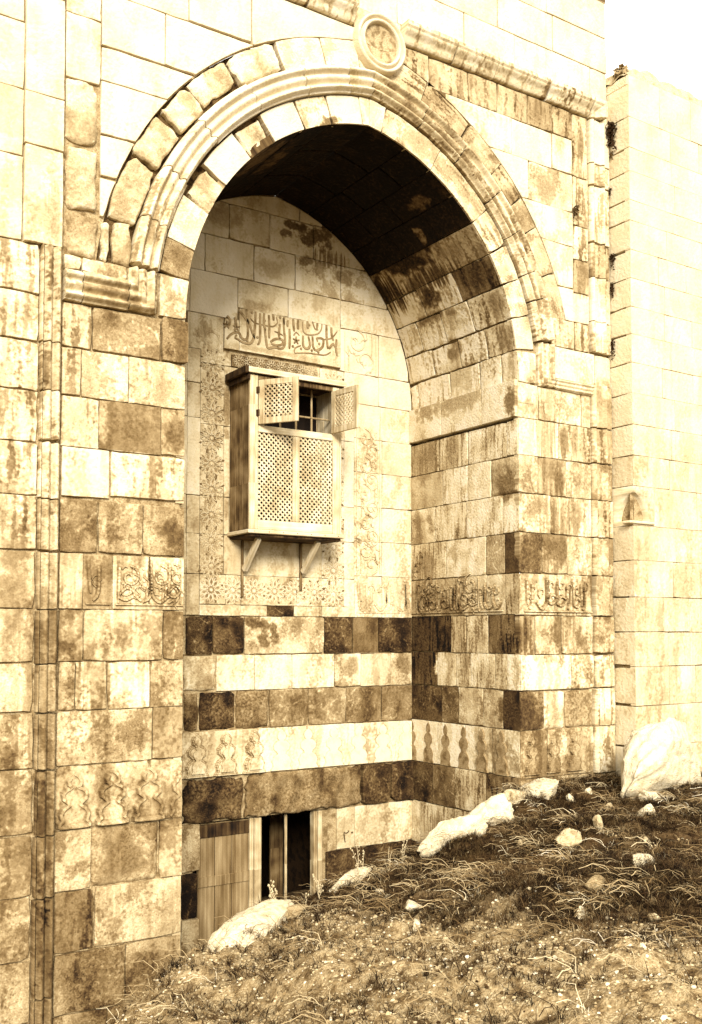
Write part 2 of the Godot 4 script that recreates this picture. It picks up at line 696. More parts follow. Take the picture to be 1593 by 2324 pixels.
# ------------------------------------------------------------------ the front wall
func build_front() -> void:
	var c: Chart = charts["front"]
	var st := SurfaceTool.new()
	st.begin(Mesh.PRIMITIVE_TRIANGLES)
	var ys := range_f(-2.6, SPRING, 2)
	strips(st, c, ys, func(_y): return -3.0, func(_y): return 3.26, -0.028)
	strips(st, c, ys, func(_y): return 6.88, func(_y): return 8.16, -0.028)
	ys = range_f(SPRING, 4.45, 4)
	strips(st, c, ys, func(_y): return -3.0, func(y): return arch_left(R_IN + 0.03, y), -0.028)
	strips(st, c, ys, func(y): return arch_right(R_IN + 0.03, y), func(_y): return 8.16, -0.028)
	ys = range_f(4.45, 6.92, 30)
	strips(st, c, ys, func(_y): return -3.0, func(y): return arch_left(R_OUT - 0.004, y), -0.028)
	strips(st, c, ys, func(y): return arch_right(R_OUT - 0.004, y), func(_y): return 8.16, -0.028)
	strips(st, c, [6.92, 9.8], func(_y): return -3.0, func(_y): return 8.16, -0.028)
	st.generate_normals()
	var wall := put(facade, "front_wall", st.commit(), mortar_mat())
	var end := BoxMesh.new()
	end.size = Vector3(0.1, 2.6, 1.9)
	put(facade, "wall_end", end, plain_mat("pale_ashlar", 0.92, 0.06)).position = Vector3(8.1, 8.5, -1.02)

	var l := func(text: String, extra := {}) -> void:
		var o := {"gr": 0.0, "erode": 0.8}
		o.merge(extra, true)
		course(wall, "front", text, o)
	# left of the niche, from the top down
	var q := func(y): return arch_left(R_IN, y)
	block(wall, "front", 3.06, 4.10, 3.36, 4.43, 0.84, "m", {"right": q, "gr": 0.0, "n": 0.01})
	block(wall, "front", 3.08, 3.745, 3.31, 4.10, 0.50, "m", {"gr": 0.0, "n": 0.02})
	course(wall, "front", "3.745 4.08|2.30 70s 2.53 53v 3.08")
	l.call("3.38 3.745|2.30 66s 2.45 86m 2.82 78m 3.29")
	l.call("3.00 3.38|2.30 85s 2.59 51p 3.09 62m 3.29")
	l.call("2.61 3.00|2.30 95w 2.68 87s 3.29", {"gap": 0.006})
	l.call("2.21 2.61|2.30 47v 2.59 68m 2.95 54m 3.29")
	l.call("1.79 2.21|2.30 71p 2.48 56c 2.71 88c 3.29")
	l.call("1.40 1.79|2.30 49v 2.49 66m 3.12 47v 3.29")
	l.call("1.04 1.40|2.30 58m 2.43 76s 2.67 90m 3.02 68m 3.29")
	l.call("0.64 1.04|2.29 60m 3.04 53p 3.29")
	l.call("0.17 0.64|2.29 60r 3.03 62r 3.29", {"rough": 0.3, "pillow": 0.004})
	l.call("-0.27 0.17|2.29 62m 2.57 51r 3.10 52v 3.29", {"rough": 0.5})
	l.call("-0.72 -0.27|2.29 47s 2.59 60m 3.285")
	l.call("-1.16 -0.72|2.29 50m 2.84 54m 3.285")
	l.call("-1.60 -1.16|2.29 47m 2.70 50m 3.285")
	stain("front", 2.83, 3.18, 0.22, 0.17, 0.46, 0.55, 0.3)
	stain("front", 2.62, 3.2, 0.05, 0.18, 0.88, 0.6, 0.3)
	stain("front", 3.22, 3.17, 0.10, 0.16, 0.45, 0.9, 0.6)
	stain("front", 3.25, 3.9, 0.07, 0.22, 0.34, 0.8, 0.5)
	stain("front", 3.02, 2.85, 0.05, 0.3, 0.5, 0.75, 0.9, true)
	stain("front", 3.2, 2.38, 0.10, 0.12, 0.30, 0.85, 0.9)
	stain("front", 2.60, 1.2, 0.09, 0.22, 0.42, 0.9, 0.5, true)
	stain("front", 2.95, 0.42, 0.035, 0.16, 0.34, 0.7, 1.2, true)
	stain("front", 2.45, 0.0, 0.12, 0.12, 0.9, 0.6, 1.0)
	stain("front", 2.85, -0.12, 0.2, 0.12, 0.42, 0.85, 0.8)
	# right of the niche
	var r := func(text: String, extra := {}) -> void:
		var o := {"gl": 0.0, "erode": 0.8}
		o.merge(extra, true)
		course(wall, "front", text, o)
	var e := func(y): return arch_right(R_IN, y)
	block(wall, "front", 6.78, 4.10, 7.09, 4.42, 0.9, "m", {"left": e, "gl": 0.0})
	course(wall, "front", "4.21 4.54|7.30 96w 7.93 95w 8.16")
	r.call("3.75 4.10|6.845 90p 7.12 86m 7.73 84p 7.86")
	r.call("3.38 3.75|6.845 97w 7.40 74s 7.86")
	r.call("3.00 3.38|6.845 66m 7.11 60s 7.50 76m 7.86")
	r.call("2.61 3.00|6.845 93m 7.28 80s 7.54 90s 7.86")
	r.call("2.21 2.61|6.845 52m 7.15 62m 7.51 76m 7.86")
	r.call("1.79 2.21|6.845 76c 7.36 85c 7.63 75s 7.86")
	r.call("1.40 1.79|6.845 58s 7.05 70m 7.41 70m 7.86")
	r.call("1.05 1.40|6.845 97w 7.54 88m 7.86", {"n": 0.01})
	r.call("0.66 1.05|6.845 50m 7.17 88r 7.46 56r 7.86", {"rough": 0.6})
	r.call("0.19 0.66|6.845 74m 7.21 76m 7.86")
	r.call("-0.26 0.19|6.845 62m 7.30 64m 7.86")
	stain("front", 6.95, 2.42, 0.12, 0.2, 0.36, 0.85, 0.8)
	stain("front", 7.42, 2.45, 0.07, 0.17, 0.40, 0.85, 0.8, true)
	stain("front", 7.46, 3.55, 0.07, 0.18, 0.45, 0.8, 0.6, true)
	stain("front", 7.62, 3.6, 0.06, 0.2, 0.55, 0.6, 0.8, true)
	stain("front", 7.40, 3.15, 0.08, 0.18, 0.36, 0.85, 0.7, true)
	stain("front", 7.05, 3.2, 0.05, 0.16, 0.9, 0.7, 0.6, true)
	stain("front", 6.93, 0.85, 0.17, 0.2, 0.26, 0.9, 0.5)
	stain("front", 6.90, 1.6, 0.08, 0.2, 0.28, 0.85, 0.6, true)
	stain("front", 7.66, 1.58, 0.07, 0.12, 0.36, 0.8, 0.9)
	stain("front", 7.42, 2.0, 0.16, 0.18, 0.95, 0.7, 1.1)
	stain("front", 7.2, 1.36, 0.22, 0.05, 0.72, 0.6, 1.0)
	stain("front", 7.65, 2.8, 0.06, 0.2, 0.62, 0.7, 0.8, true)
	# right spandrel, up to the frame column
	var out := func(y): return arch_right(R_OUT, y)
	course(wall, "front", "4.54 4.835|7.30 76s 7.64 70s 7.86")
	for row in ["4.835 5.18|7.30 95w 7.63", "5.18 5.62|7.15 94p 7.63", "5.62 5.98|6.85 93p 7.63", "5.98 6.38|6.45 95w 7.00 80m 7.63", "6.38 6.75|5.95 90p 6.79 95w 7.34 92p 7.63"]:
		course(wall, "front", row, {"left": out, "gl": 1.0})
	course(wall, "front", "6.75 7.05|5.35 70s 5.75 60s 6.23 62s 6.60 60s 7.00 54s 7.34 56s 7.63", {"left": func(y): return maxf(5.43, arch_right(R_OUT, y)), "nothing": 1})
	course(wall, "front", "4.835 5.15|7.63 90p 7.86")
	for row in ["5.15 5.50|7.63 58s 7.86", "5.50 5.86|7.63 86s 7.86", "5.86 6.38|7.63 72s 7.86", "6.38 7.05|7.63 62s 7.86"]:
		course(wall, "front", row)
	stain("front", 7.25, 6.15, 0.16, 0.17, 0.66, 0.7, 0.5)
	stain("front", 7.75, 6.72, 0.07, 0.2, 0.45, 0.8, 0.8, true)
	stain("front", 7.75, 5.3, 0.08, 0.2, 0.5, 0.7, 0.8, true)
	# left spandrel
	var inn := func(y): return arch_left(R_OUT, y)
	course(wall, "front", "4.44 4.785|2.30 60r 2.575 78r 2.675 64r 2.84", {"n": 0.016, "gap": 0.006, "pillow": 0.022, "rough": 1.4, "erode": 1.2})
	for row in ["4.785 5.29|2.30 66r 2.565", "5.29 5.80|2.30 74r 2.565"]:
		course(wall, "front", row, {"n": 0.014, "rough": 1.4, "gap": 0.005, "pillow": 0.022, "erode": 1.1})
	for row in ["5.80 6.30|2.30 92p 2.575", "6.30 6.75|2.30 93p 2.575", "6.75 7.05|2.30 92p 2.575"]:
		course(wall, "front", row)
	stain("front", 2.43, 5.42, 0.16, 0.16, 0.60, 0.7, 1.0)
	stain("front", 2.43, 5.7, 0.2, 0.1, 0.9, 0.8, 0.8)
	for row in ["4.785 5.085|2.575 97w 2.74", "5.085 5.43|2.575 96w 2.95", "5.43 5.85|2.575 96w 3.2", "5.85 6.13|2.575 96w 3.45", "6.13 6.55|2.575 96w 3.1 96w 4.0", "6.55 7.05|2.575 96w 3.3 97w 3.87 96w 4.9"]:
		course(wall, "front", row, {"right": inn, "gap": 0.0028})
	# pilaster strip at the far left and the wall beyond it
	for row in ["4.47 5.19|2.0 93p 2.29", "5.19 5.59|2.0 96w 2.29", "5.59 6.35|2.0 97w 2.29", "6.35 7.05|2.0 96w 2.29"]:
		course(wall, "front", row, {"n": 0.03})
	stain("front", 2.21, 4.7, 0.06, 0.2, 0.72, 0.7, 1.2, true)
	var levels := [-1.6, -1.16, -0.72, -0.27, 0.17, 0.64, 1.04, 1.40, 1.79, 2.21, 2.61, 3.0, 3.38, 3.745, 4.10, 4.47]
	for k in levels.size() - 1:
		var tone: float = clampf(0.50 + 0.035 * k, 0.5, 0.9)
		block(wall, "front", 1.5, levels[k], 2.13, levels[k + 1], tone, "m" if k < 9 else "s")
	filler(wall, "front", 1.5, 2.0, [4.47, 5.1, 5.6, 6.1, 6.6, 7.05, 7.5, 8.0, 8.5], 0.94, "w")
	filler(wall, "front", 2.0, 8.16, [7.24, 7.62, 8.0, 8.4], 0.95, "w", 0.6)
	# beyond the frame the same courses run on, in plain stone
	var plain_levels := [-1.6, -1.16, -0.72, -0.27, 0.17, 0.64, 1.04, 1.40, 1.79, 2.21, 2.61, 3.0, 3.38, 3.745, 4.10, 4.47, 5.1, 5.6, 6.1, 6.6, 7.05, 7.5, 8.0]
	filler(wall, "front", -0.2, 1.5, plain_levels, 0.8, "m", 0.75, {"skip_paint": true})
	filler(wall, "front", 2.0, 8.16, [8.4, 8.8, 9.3], 0.95, "w", 0.7, {"skip_paint": true})


# ------------------------------------------------------------------ the arch: two rings of voussoirs
func build_arch() -> void:
	var st := SurfaceTool.new()
	st.begin(Mesh.PRIMITIVE_TRIANGLES)
	for ch in ["ring_left", "ring_right"]:
		var rs := range_f(R_IN + 0.03, R_OUT, 3)
		for k in 3:
			var r0: float = rs[k]
			var r1: float = rs[k + 1]
			for j in 40:
				var a0 := j / 40.0
				var a1 := (j + 1) / 40.0
				var q := []
				for rr in [[r0, a0], [r1, a0], [r1, a1], [r0, a1]]:
					q.append(at(charts[ch], acos(0.3 / rr[0]) * ARC * rr[1], rr[0], -0.055))
				for i in ([0, 2, 1, 0, 3, 2] if ch == "ring_right" else [0, 1, 2, 0, 2, 3]):
					st.add_vertex(q[i])
	st.generate_normals()
	var ring := put(facade, "arch_ring", st.commit(), plain_mat("deep_joint", 0.26, 0.2, 0.9))
	var apex := func(t): return acos(0.3 / t) * ARC
	var lay := func(ch: String, r0: float, r1: float, angles: Array, looks: Array, o := {}) -> void:
		for k in looks.size():
			var q: Dictionary = o.duplicate()
			q.called = "voussoir"
			var s0: float = deg_to_rad(angles[k]) * ARC
			var s1: float = (deg_to_rad(angles[k + 1]) if angles[k + 1] < 90 else acos(0.3 / r1)) * ARC
			if angles[k + 1] >= 90:
				q.right = apex
				q.gr = 0.15
			var look: String = looks[k]
			if look.ends_with("r"):
				q.gap = 0.005 if r0 < 2.2 else 0.005
				q.step = 0.025
				if r0 > 2.2:
					q.pillow = 0.020
					q.rough = 1.5
					q.erode = 1.1
					q.deep = 0.1
					q.n = 0.012
			block(ring, ch, s0, r0, s1, r1, look.left(2).to_float() / 100.0, look.substr(2, 1), q)
	var inner := {"gb": 0.0, "step": 0.05}
	lay.call("ring_left", R_IN, R_M0 - 0.005, [8.3, 15.4, 25.1, 33.6, 43.9, 52.2, 62.0, 70.6, 79.6, 99], ["50m", "94p", "72r", "97w", "76r", "96w", "90m", "97w", "90p"], inner)
	lay.call("ring_right", R_IN, R_M0 - 0.005, [8.1, 16.5, 25.7, 34.4, 43.8, 61.5, 78.0, 99], ["91p", "88m", "80m", "86s", "78s", "78m", "88p"], inner)
	lay.call("ring_left", R_M1, R_OUT, [14.0, 25.4, 34.4, 42.2, 51.8, 62.9, 72.9, 81.0, 99], ["70r", "76r", "78r", "80r", "87r", "95p", "95p", "94p"], {})
	lay.call("ring_right", R_M1, R_OUT, [14.2, 24.3, 34.2, 40.8, 48.5, 58.5, 70.2, 99], ["60m", "72m", "54v", "60s", "60m", "56s", "70s"], {"step": 0.08})
	stain("ring_left", 0.5, 2.2, 0.12, 0.1, 0.40, 0.7, 0.7)
	stain("ring_right", 0.68, 2.3, 0.14, 0.1, 0.68, 0.7, 0.7)
	stain("ring_right", 2.25, 2.22, 0.5, 0.08, 0.62, 0.6, 0.8)
	stain("ring_right", 2.8, 2.22, 0.3, 0.12, 0.66, 0.7, 1.0)
	stain("ring_left", 2.9, 2.1, 0.16, 0.06, 0.35, 0.85, 1.0)


func moulding_profile(w: float) -> float:
	# fillet, hollow, two rolls and an outer fillet over a width of 0.24
	var x := clampf(w / 0.24, 0.0, 1.0)
	if x < 0.07:
		return 0.035
	if x < 0.30:
		return 0.035 + 0.048 * sin((x - 0.07) / 0.23 * PI)
	if x < 0.36:
		return 0.03
	if x < 0.62:
		return 0.035 + 0.022 * (x - 0.36) / 0.26 + 0.028 * sin((x - 0.36) / 0.26 * PI)
	if x < 0.68:
		return 0.05
	if x < 0.92:
		return 0.055 + 0.042 * sin((x - 0.68) / 0.24 * PI)
	return 0.04


func build_mouldings() -> void:
	# archivolt
	var c: Chart = charts["ring_left"]
	var base := SurfaceTool.new()
	base.begin(Mesh.PRIMITIVE_TRIANGLES)
	for ch in ["ring_left", "ring_right"]:
		for j in 40:
			var q := []
			for rr in [[R_M0 + 0.01, j / 40.0], [R_M1 - 0.01, j / 40.0], [R_M1 - 0.01, (j + 1) / 40.0], [R_M0 + 0.01, (j + 1) / 40.0]]:
				q.append(at(charts[ch], acos(0.3 / rr[0]) * ARC * rr[1], rr[0], -0.04))
			for i in ([0, 2, 1, 0, 3, 2] if ch == "ring_right" else [0, 1, 2, 0, 2, 3]):
				base.add_vertex(q[i])
	base.generate_normals()
	var arch := put(facade, "arch_moulding", base.commit(), mortar_mat())
	var nf := func(_s, t): return moulding_profile(t - R_M0)
	var apex := func(t): return acos(0.3 / t) * ARC
	var o := {"nf": nf, "step_t": 0.009, "step_s": 0.07, "called": "moulding_block", "gap": 0.002, "uneven": 0.6, "erode": 0.6, "deep": 0.05}
	for side in [["ring_left", [7.5, 16.5, 27.0, 39.0, 52.5, 66.0, 77.0, 99], ["86s", "90s", "92p", "95w", "95w", "95w", "95p"]], ["ring_right", [10.0, 19.5, 26.0, 35.5, 45.0, 57.0, 69.0, 99], ["88s", "80s", "84s", "86s", "72s", "66s", "74s"]]]:
		for k in side[2].size():
			var q := o.duplicate()
			var s1: float = (deg_to_rad(side[1][k + 1]) if side[1][k + 1] < 90 else acos(0.3 / R_M1)) * ARC
			if side[1][k + 1] >= 90:
				q.right = apex
				q.gr = 0.0
			var look: String = side[2][k]
			block(arch, side[0], deg_to_rad(side[1][k]) * ARC, R_M0, s1, R_M1, look.left(2).to_float() / 100.0, look.substr(2, 1), q)
	for k in 7:
		stain("ring_right", 0.5 + k * 0.36, 2.41, 0.26, 0.035, 0.46 + 0.05 * (k % 3), 0.75, 1.3)
	stain("ring_left", 0.62, 2.47, 0.2, 0.03, 0.5, 0.7, 1.0)
	stain("ring_left", 0.95, 2.50, 0.18, 0.03, 0.6, 0.6, 1.0)
	# its feet turn outwards into a label; mitred corners
	var label := put(facade, "label_moulding", flat_box(2.32, 4.11, 3.03, 4.40, -0.045), mortar_mat())
	var lf := func(s, t): return moulding_profile(minf(3.035 - s, t - 4.085))
	var lo := {"nf": lf, "step": 0.009, "called": "moulding_block", "gap": 0.002, "uneven": 0.5, "erode": 0.5, "deep": 0.05}
	block(label, "front", 2.795, 4.085, 3.035, 4.425, 0.80, "s", lo)
	var lh := lo.duplicate()
	lh.step_s = 0.1
	lh.gr = 0.0
	lh.nf = func(_s, t): return moulding_profile(t - 4.085)
	block(label, "front", 2.44, 4.085, 2.795, 4.325, 0.72, "p", lh)
	lh.erase("gr")
	block(label, "front", 2.30, 4.085, 2.44, 4.325, 0.74, "m", lh)
	course(label, "front", "4.325 4.435|2.30 84m 2.44 86m 2.795", {"n": 0.02, "called": "fillet_stone"})
	stain("front", 2.6, 4.2, 0.35, 0.03, 0.5, 0.6, 1.3)
	stain("front", 2.9, 4.15, 0.14, 0.05, 0.42, 0.7, 0.9)
	var rl := lo.duplicate()
	rl.nf = func(s, t): return 0.5 * moulding_profile(minf(s - 7.105, (t - 4.085) * 2.0))
	block(label, "front", 7.105, 4.085, 7.345, 4.54, 0.92, "s", rl)
	var rh := lo.duplicate()
	rh.step_s = 0.12
	rh.gl = 0.0
	rh.nf = func(_s, t): return 0.5 * moulding_profile((t - 4.085) * 2.0)
	block(label, "front", 7.345, 4.085, 7.60, 4.205, 0.90, "p", rh)
	rh.erase("gl")
	block(label, "front", 7.60, 4.085, 7.90, 4.205, 0.88, "p", rh)
	# upright mouldings of the rectangular frame
	var frame := put(facade, "frame_moulding", flat_box(2.14, -1.6, 2.28, 4.4, -0.045), mortar_mat())
	var vf := func(s, _t):
		var x: float = (s - 2.13) / 0.16
		return 0.02 + (0.035 * sin(clampf(x / 0.16, 0, 1) * PI) if x < 0.16 else 0.05 * sin(clampf((x - 0.18) / 0.4, 0, 1) * PI) if x < 0.6 else 0.045 * sin(clampf((x - 0.62) / 0.36, 0, 1) * PI))
	var vo := {"nf": vf, "step_s": 0.008, "step_t": 0.11, "called": "moulding_block", "gap": 0.0025, "uneven": 0.8, "erode": 0.7, "deep": 0.05}
	var ys := [-1.6, -1.0, -0.29, 0.15, 0.62, 1.03, 1.39, 1.78, 2.21, 2.59, 3.01, 3.39, 3.75, 4.47]
	var looks := ["48s", "47s", "52s", "54s", "56m", "60m", "52s", "60m", "64m", "80s", "82s", "66s", "74s"]
	for k in looks.size():
		block(frame, "front", 2.13, ys[k], 2.29, ys[k + 1], looks[k].left(2).to_float() / 100.0, looks[k].substr(2, 1), vo)
	var right_frame := put(facade, "frame_moulding", flat_box(7.87, -0.3, 8.15, 7.2, -0.045), mortar_mat())
	var wf := func(s, _t):
		var x: float = s - 7.86
		return 0.012 + (0.035 * sin(x / 0.07 * PI) if x < 0.07 else 0.02 if x < 0.15 else 0.02 + 0.03 * sin((x - 0.15) / 0.06 * PI) if x < 0.21 else 0.012)
	var wo := vo.duplicate()
	wo.nf = wf
	ys = [-0.3, 0.18, 0.66, 1.05, 1.40, 1.79, 2.21, 2.61, 3.0, 3.38, 3.75, 4.21]
	looks = ["72s", "76s", "80s", "88s", "70m", "72m", "74m", "76s", "70s", "80s", "88p"]
	for k in looks.size():
		block(right_frame, "front", 7.86, ys[k], 8.16, ys[k + 1], looks[k].left(2).to_float() / 100.0, looks[k].substr(2, 1), wo)
	ys = [4.54, 4.88, 5.35, 5.72, 6.33, 6.57, 7.05]
	looks = ["90s", "86s", "64s", "86s", "84s", "95w"]
	for k in looks.size():
		block(right_frame, "front", 7.86, ys[k], 8.16, ys[k + 1], looks[k].left(2).to_float() / 100.0, looks[k].substr(2, 1), wo)
	# cornice over it all
	var cornice := put(facade, "cornice", flat_box(2.0, 7.06, 8.1, 7.23, -0.045), mortar_mat())
	var cp := func(w: float) -> float:
		return 0.02 + (0.03 * sin(clampf(w / 0.05, 0, 1) * PI * 0.5) if w < 0.05 else 0.035 + 0.05 * smoothstep(0.05, 0.12, w) if w < 0.13 else 0.10)
	var cf := func(_s, t): return cp.call(t - 7.05)
	var co := {"nf": cf, "step_t": 0.01, "step_s": 0.15, "called": "cornice_block", "gap": 0.0025, "uneven": 0.5, "erode": 0.6, "deep": 0.05}
	var xs := [2.0, 2.6, 3.2, 3.8, 4.4, 4.9, 5.42, 6.01, 6.53, 7.24, 7.86]
	for k in xs.size() - 1:
		if xs[k] == 4.9:
			block(cornice, "front", 4.9, 7.05, 5.42, 7.24, 0.9, "p")
			continue
		block(cornice, "front", xs[k], 7.05, xs[k + 1], 7.24, 0.88, "s", co)
	var cc := co.duplicate()
	cc.nf = func(s, t): return cp.call(maxf(s - 7.86, t - 7.05))
	cc.step_s = 0.01
	block(cornice, "front", 7.86, 7.05, 8.05, 7.24, 0.92, "p", cc)
	block(right_frame, "front", 8.05, 7.05, 8.16, 7.24, 0.95, "w")
	# cartouche at the apex: a ring of moulding round a sunk disc
	var cart := put(facade, "cartouche", ring_mesh(Vector3(5.16, 6.95, 0.0), 0.175, 0.275), plain_mat("cartouche_stone", 0.93, 0.10, 1.2))
	put(cart, "sunk_disc", disc_mesh(Vector3(5.16, 6.95, 0.062), 0.185), plain_mat("cartouche_disc", 0.66, 0.3, 1.3))


func flat_box(x0: float, y0: float, x1: float, y1: float, z: float) -> Mesh:
	var st := SurfaceTool.new()
	st.begin(Mesh.PRIMITIVE_TRIANGLES)
	var q := [Vector3(x0, y0, z), Vector3(x1, y0, z), Vector3(x1, y1, z), Vector3(x0, y1, z)]
	for i in [0, 2, 1, 0, 3, 2]:
		st.add_vertex(q[i])
	st.generate_normals()
	return st.commit()


func ring_mesh(at_: Vector3, r0: float, r1: float) -> Mesh:
	var pos := PackedVector3Array()
	var nor := PackedVector3Array()
	var idx := PackedInt32Array()
	var prof := []
	for k in 15:
		var f := k / 14.0
		prof.append(Vector2(lerpf(r0, r1, f), 0.03 + 0.06 * (absf(sin(f * 2.0 * PI)) * 0.6 + 0.3) if k > 0 and k < 14 else -0.05))
	var na := 64
	for j in na + 1:
		var a := TAU * j / na
		for k in 15:
			var p: Vector2 = prof[k]
			var d: Vector2 = prof[mini(k + 1, 14)] - prof[maxi(k - 1, 0)]
			pos.append(at_ + Vector3(p.x * cos(a), p.x * sin(a), p.y))
			nor.append(Vector3(-d.y * cos(a), -d.y * sin(a), d.x).normalized())
	for j in na:
		for k in 14:
			var e := j * 15 + k
			quad(idx, e, e + 1, e + 16, e + 15, true)
	return as_mesh(pos, nor, PackedVector2Array(), idx)


func disc_mesh(at_: Vector3, r: float) -> Mesh:
	var st := SurfaceTool.new()
	st.begin(Mesh.PRIMITIVE_TRIANGLES)
	for ring in 6:
		for j in 32:
			var q := []
			for p in [[ring, j], [ring + 1, j], [ring + 1, j + 1], [ring, j + 1]]:
				var rr: float = r * p[0] / 6.0
				q.append(at_ + Vector3(rr * cos(TAU * p[1] / 32.0), rr * sin(TAU * p[1] / 32.0), -0.05 + 0.03 * pow(float(p[0]) / 6.0, 2.0)))
			for i in [0, 2, 1, 0, 3, 2]:
				st.add_vertex(q[i])
	st.generate_normals()
	return st.commit()


# ------------------------------------------------------------------ inside the niche
func build_niche() -> void:
	var c: Chart = charts["back"]
	var st := SurfaceTool.new()
	st.begin(Mesh.PRIMITIVE_TRIANGLES)
	var ys := range_f(-0.24, SPRING, 2) + range_f(SPRING, 6.21, 30).slice(1)
	strips(st, c, ys, func(y): return arch_left(R_IN + 0.06, y), func(y): return arch_right(R_IN + 0.06, y), -0.028)
	strips(st, c, [-2.0, -0.24], func(_y): return 3.2, func(_y): return 4.2, -0.028)
	strips(st, c, [-2.0, -0.24], func(_y): return 5.75, func(_y): return 6.9, -0.028)
	st.generate_normals()
	var wall := put(facade, "niche_wall", st.commit(), mortar_mat())
	var l := func(text: String, o := {}) -> void:
		o = o.duplicate()
		o.merge({"gr": 0.0, "gl": 0.0})
		if halves_low(text) > 1.7:
			o.merge({"gap": 0.0007, "bev": 0.002, "erode": 0.6})
		course(wall, "back", text, o)
	# striped courses
	l.call("1.40 1.79|3.29 50v 4.10 31v 4.39 37v 4.74 80m 5.69 33v 6.05 44p 6.39 34v 6.845")
	l.call("1.04 1.40|3.29 70p 4.08 73r 4.43 91p 4.86 93p 5.30 97w 5.82 80m 6.16 79p 6.56 68m 6.845", {"rough": 0.5})
	l.call("0.65 1.04|3.29 45v 4.09 43r 4.25 36r 4.65 44r 5.03 52v 5.50 54v 5.97 48v 6.43 46v 6.845", {"rough": 0.6})
	l.call("0.20 0.65|3.29 70p 4.07 76p 4.90 95w 5.48 97w 6.08 97w 6.845")
	l.call("-0.24 0.20|3.29 45r 4.07 38r 4.74 47r 6.16 40v 6.53 36v 6.845", {"n": 0.04, "erode": 2.2, "deep": 0.12})
	l.call("-0.68 -0.24|5.85 74p 6.08 82p 6.845")
	l.call("-1.15 -0.68|5.72 32v 6.20 30v 6.845")
	l.call("-1.60 -1.15|5.72 40v 6.20 42v 6.845")
	course(wall, "back", "-0.71 -0.24|3.29 60m 4.07 56m 4.27", {"gl": 0.0})
	course(wall, "back", "-1.15 -0.71|3.29 50m 4.07 24v 4.25", {"gl": 0.0})
	course(wall, "back", "-1.70 -1.15|3.29 50m 4.07 58m 4.27", {"gl": 0.0})
	stain("back", 5.0, 1.6, 0.14, 0.14, 0.38, 0.85, 1.3)
	stain("back", 4.85, 1.72, 0.14, 0.06, 0.30, 0.85, 1.0)
	stain("back", 5.35, 1.5, 0.2, 0.15, 0.86, 0.6, 1.3)
	stain("back", 6.03, 1.25, 0.1, 0.14, 0.56, 0.8, 0.5)
	stain("back", 6.75, 1.25, 0.1, 0.14, 0.48, 0.8, 0.5)
	stain("back", 5.6, 0.85, 0.16, 0.15, 0.36, 0.6, 1.2)
	stain("back", 6.3, -0.45, 0.3, 0.1, 0.7, 0.5, 0.8)
	# plain strips, inlaid strips and dressed stones above them
	l.call("1.79 2.20|3.29 70p 4.10 68p 4.24")
	l.call("2.20 2.60|3.29 72p 4.10 74p 4.24")
	l.call("2.60 2.98|3.29 72p 4.10 70p 4.24")
	l.call("2.98 3.75|3.29 80p 4.10 90w 4.24")
	l.call("3.75 4.10|3.29 80p 4.10 76p 4.24")
	l.call("4.10 4.44|3.29 80p 4.10 78p 4.24", {"left": func(y): return arch_left(R_IN, y)})
	l.call("1.79 1.90|4.24 88p 4.70 78p 5.00 40v 5.32 80p 5.66 93w 6.07")
	l.call("1.90 2.20|4.24 84c 4.53 80c 4.70 74c 5.35 84c 5.66 93c 5.94 96w 6.07")
	l.call("2.20 2.60|4.24 74c 4.50 74p 4.70 82p 5.38 86p 5.66 93c 5.94 96w 6.07")
	l.call("2.60 2.98|4.24 66c 4.50 72p 4.56 74p 5.66 95c 5.94 96w 6.07")
	l.call("2.98 3.70|4.24 78c 4.50 78p 4.56 74p 5.66 95c 5.94 96w 6.07")
	l.call("3.70 4.31|4.24 76c 4.50 78p 4.58 60p 5.63 95c 5.94 96w 6.07")
	course(wall, "back", "4.31 4.455|4.24 86c 4.58 44c 5.34 66c 5.63 94w 5.94")
	course(wall, "back", "4.44 4.80|4.10 80c 4.49", {"left": func(y): return arch_left(R_IN, y)})
	l.call("1.79 2.24|6.07 93c 6.44 93c 6.845")
	for row in ["2.24 2.62|6.07 94c 6.44 97w 6.845", "2.62 3.00|6.07 95c 6.44 95w 6.845", "3.00 3.38|6.07 95c 6.44 93p 6.845", "3.38 3.75|6.07 95c 6.44 97w 6.845", "3.75 4.13|6.07 96w 6.42 94p 6.845"]:
		l.call(row)
	var rr := func(y): return arch_right(R_IN, y)
	course(wall, "back", "4.13 4.46|5.94 95w 6.40 95w 6.85", {"right": rr, "gr": 0.0})
	course(wall, "back", "4.46 4.93|5.89 96w 6.40 95w 6.80", {"right": rr, "gr": 0.0})
	course(wall, "back", "4.80 5.24|3.40 86p 4.12 97w 4.65", {"left": func(y): return arch_left(R_IN, y)})
	course(wall, "back", "4.93 5.24|4.65 88p 5.24 89p 5.89 93p 6.72", {"right": rr, "gr": 0.0})
	course(wall, "back", "5.24 5.62|3.62 90p 4.28 90p 4.83 93p 5.32 92m 5.90 92m 6.5", {"left": func(y): return arch_left(R_IN, y), "right": rr, "gr": 0.0})
	course(wall, "back", "5.62 5.99|3.95 82p 4.55 80p 5.02 90p 5.55 80p 6.2", {"left": func(y): return arch_left(R_IN, y), "right": rr, "gr": 0.0})
	course(wall, "back", "5.99 6.19|4.45 84p 5.38 86p 5.65", {"left": func(y): return arch_left(R_IN, y), "right": rr, "gr": 0.0, "step": 0.05})
	stain("back", 5.55, 5.85, 0.22, 0.14, 0.30, 0.9, 1.2)
	stain("back", 5.30, 5.93, 0.18, 0.06, 0.26, 0.85, 0.9)
	stain("back", 5.75, 5.66, 0.22, 0.10, 0.42, 0.8, 1.1, true)
	stain("back", 5.95, 5.5, 0.12, 0.10, 0.45, 0.7, 1.0)
	stain("back", 5.22, 5.82, 0.08, 0.05, 0.38, 0.9, 1.0)
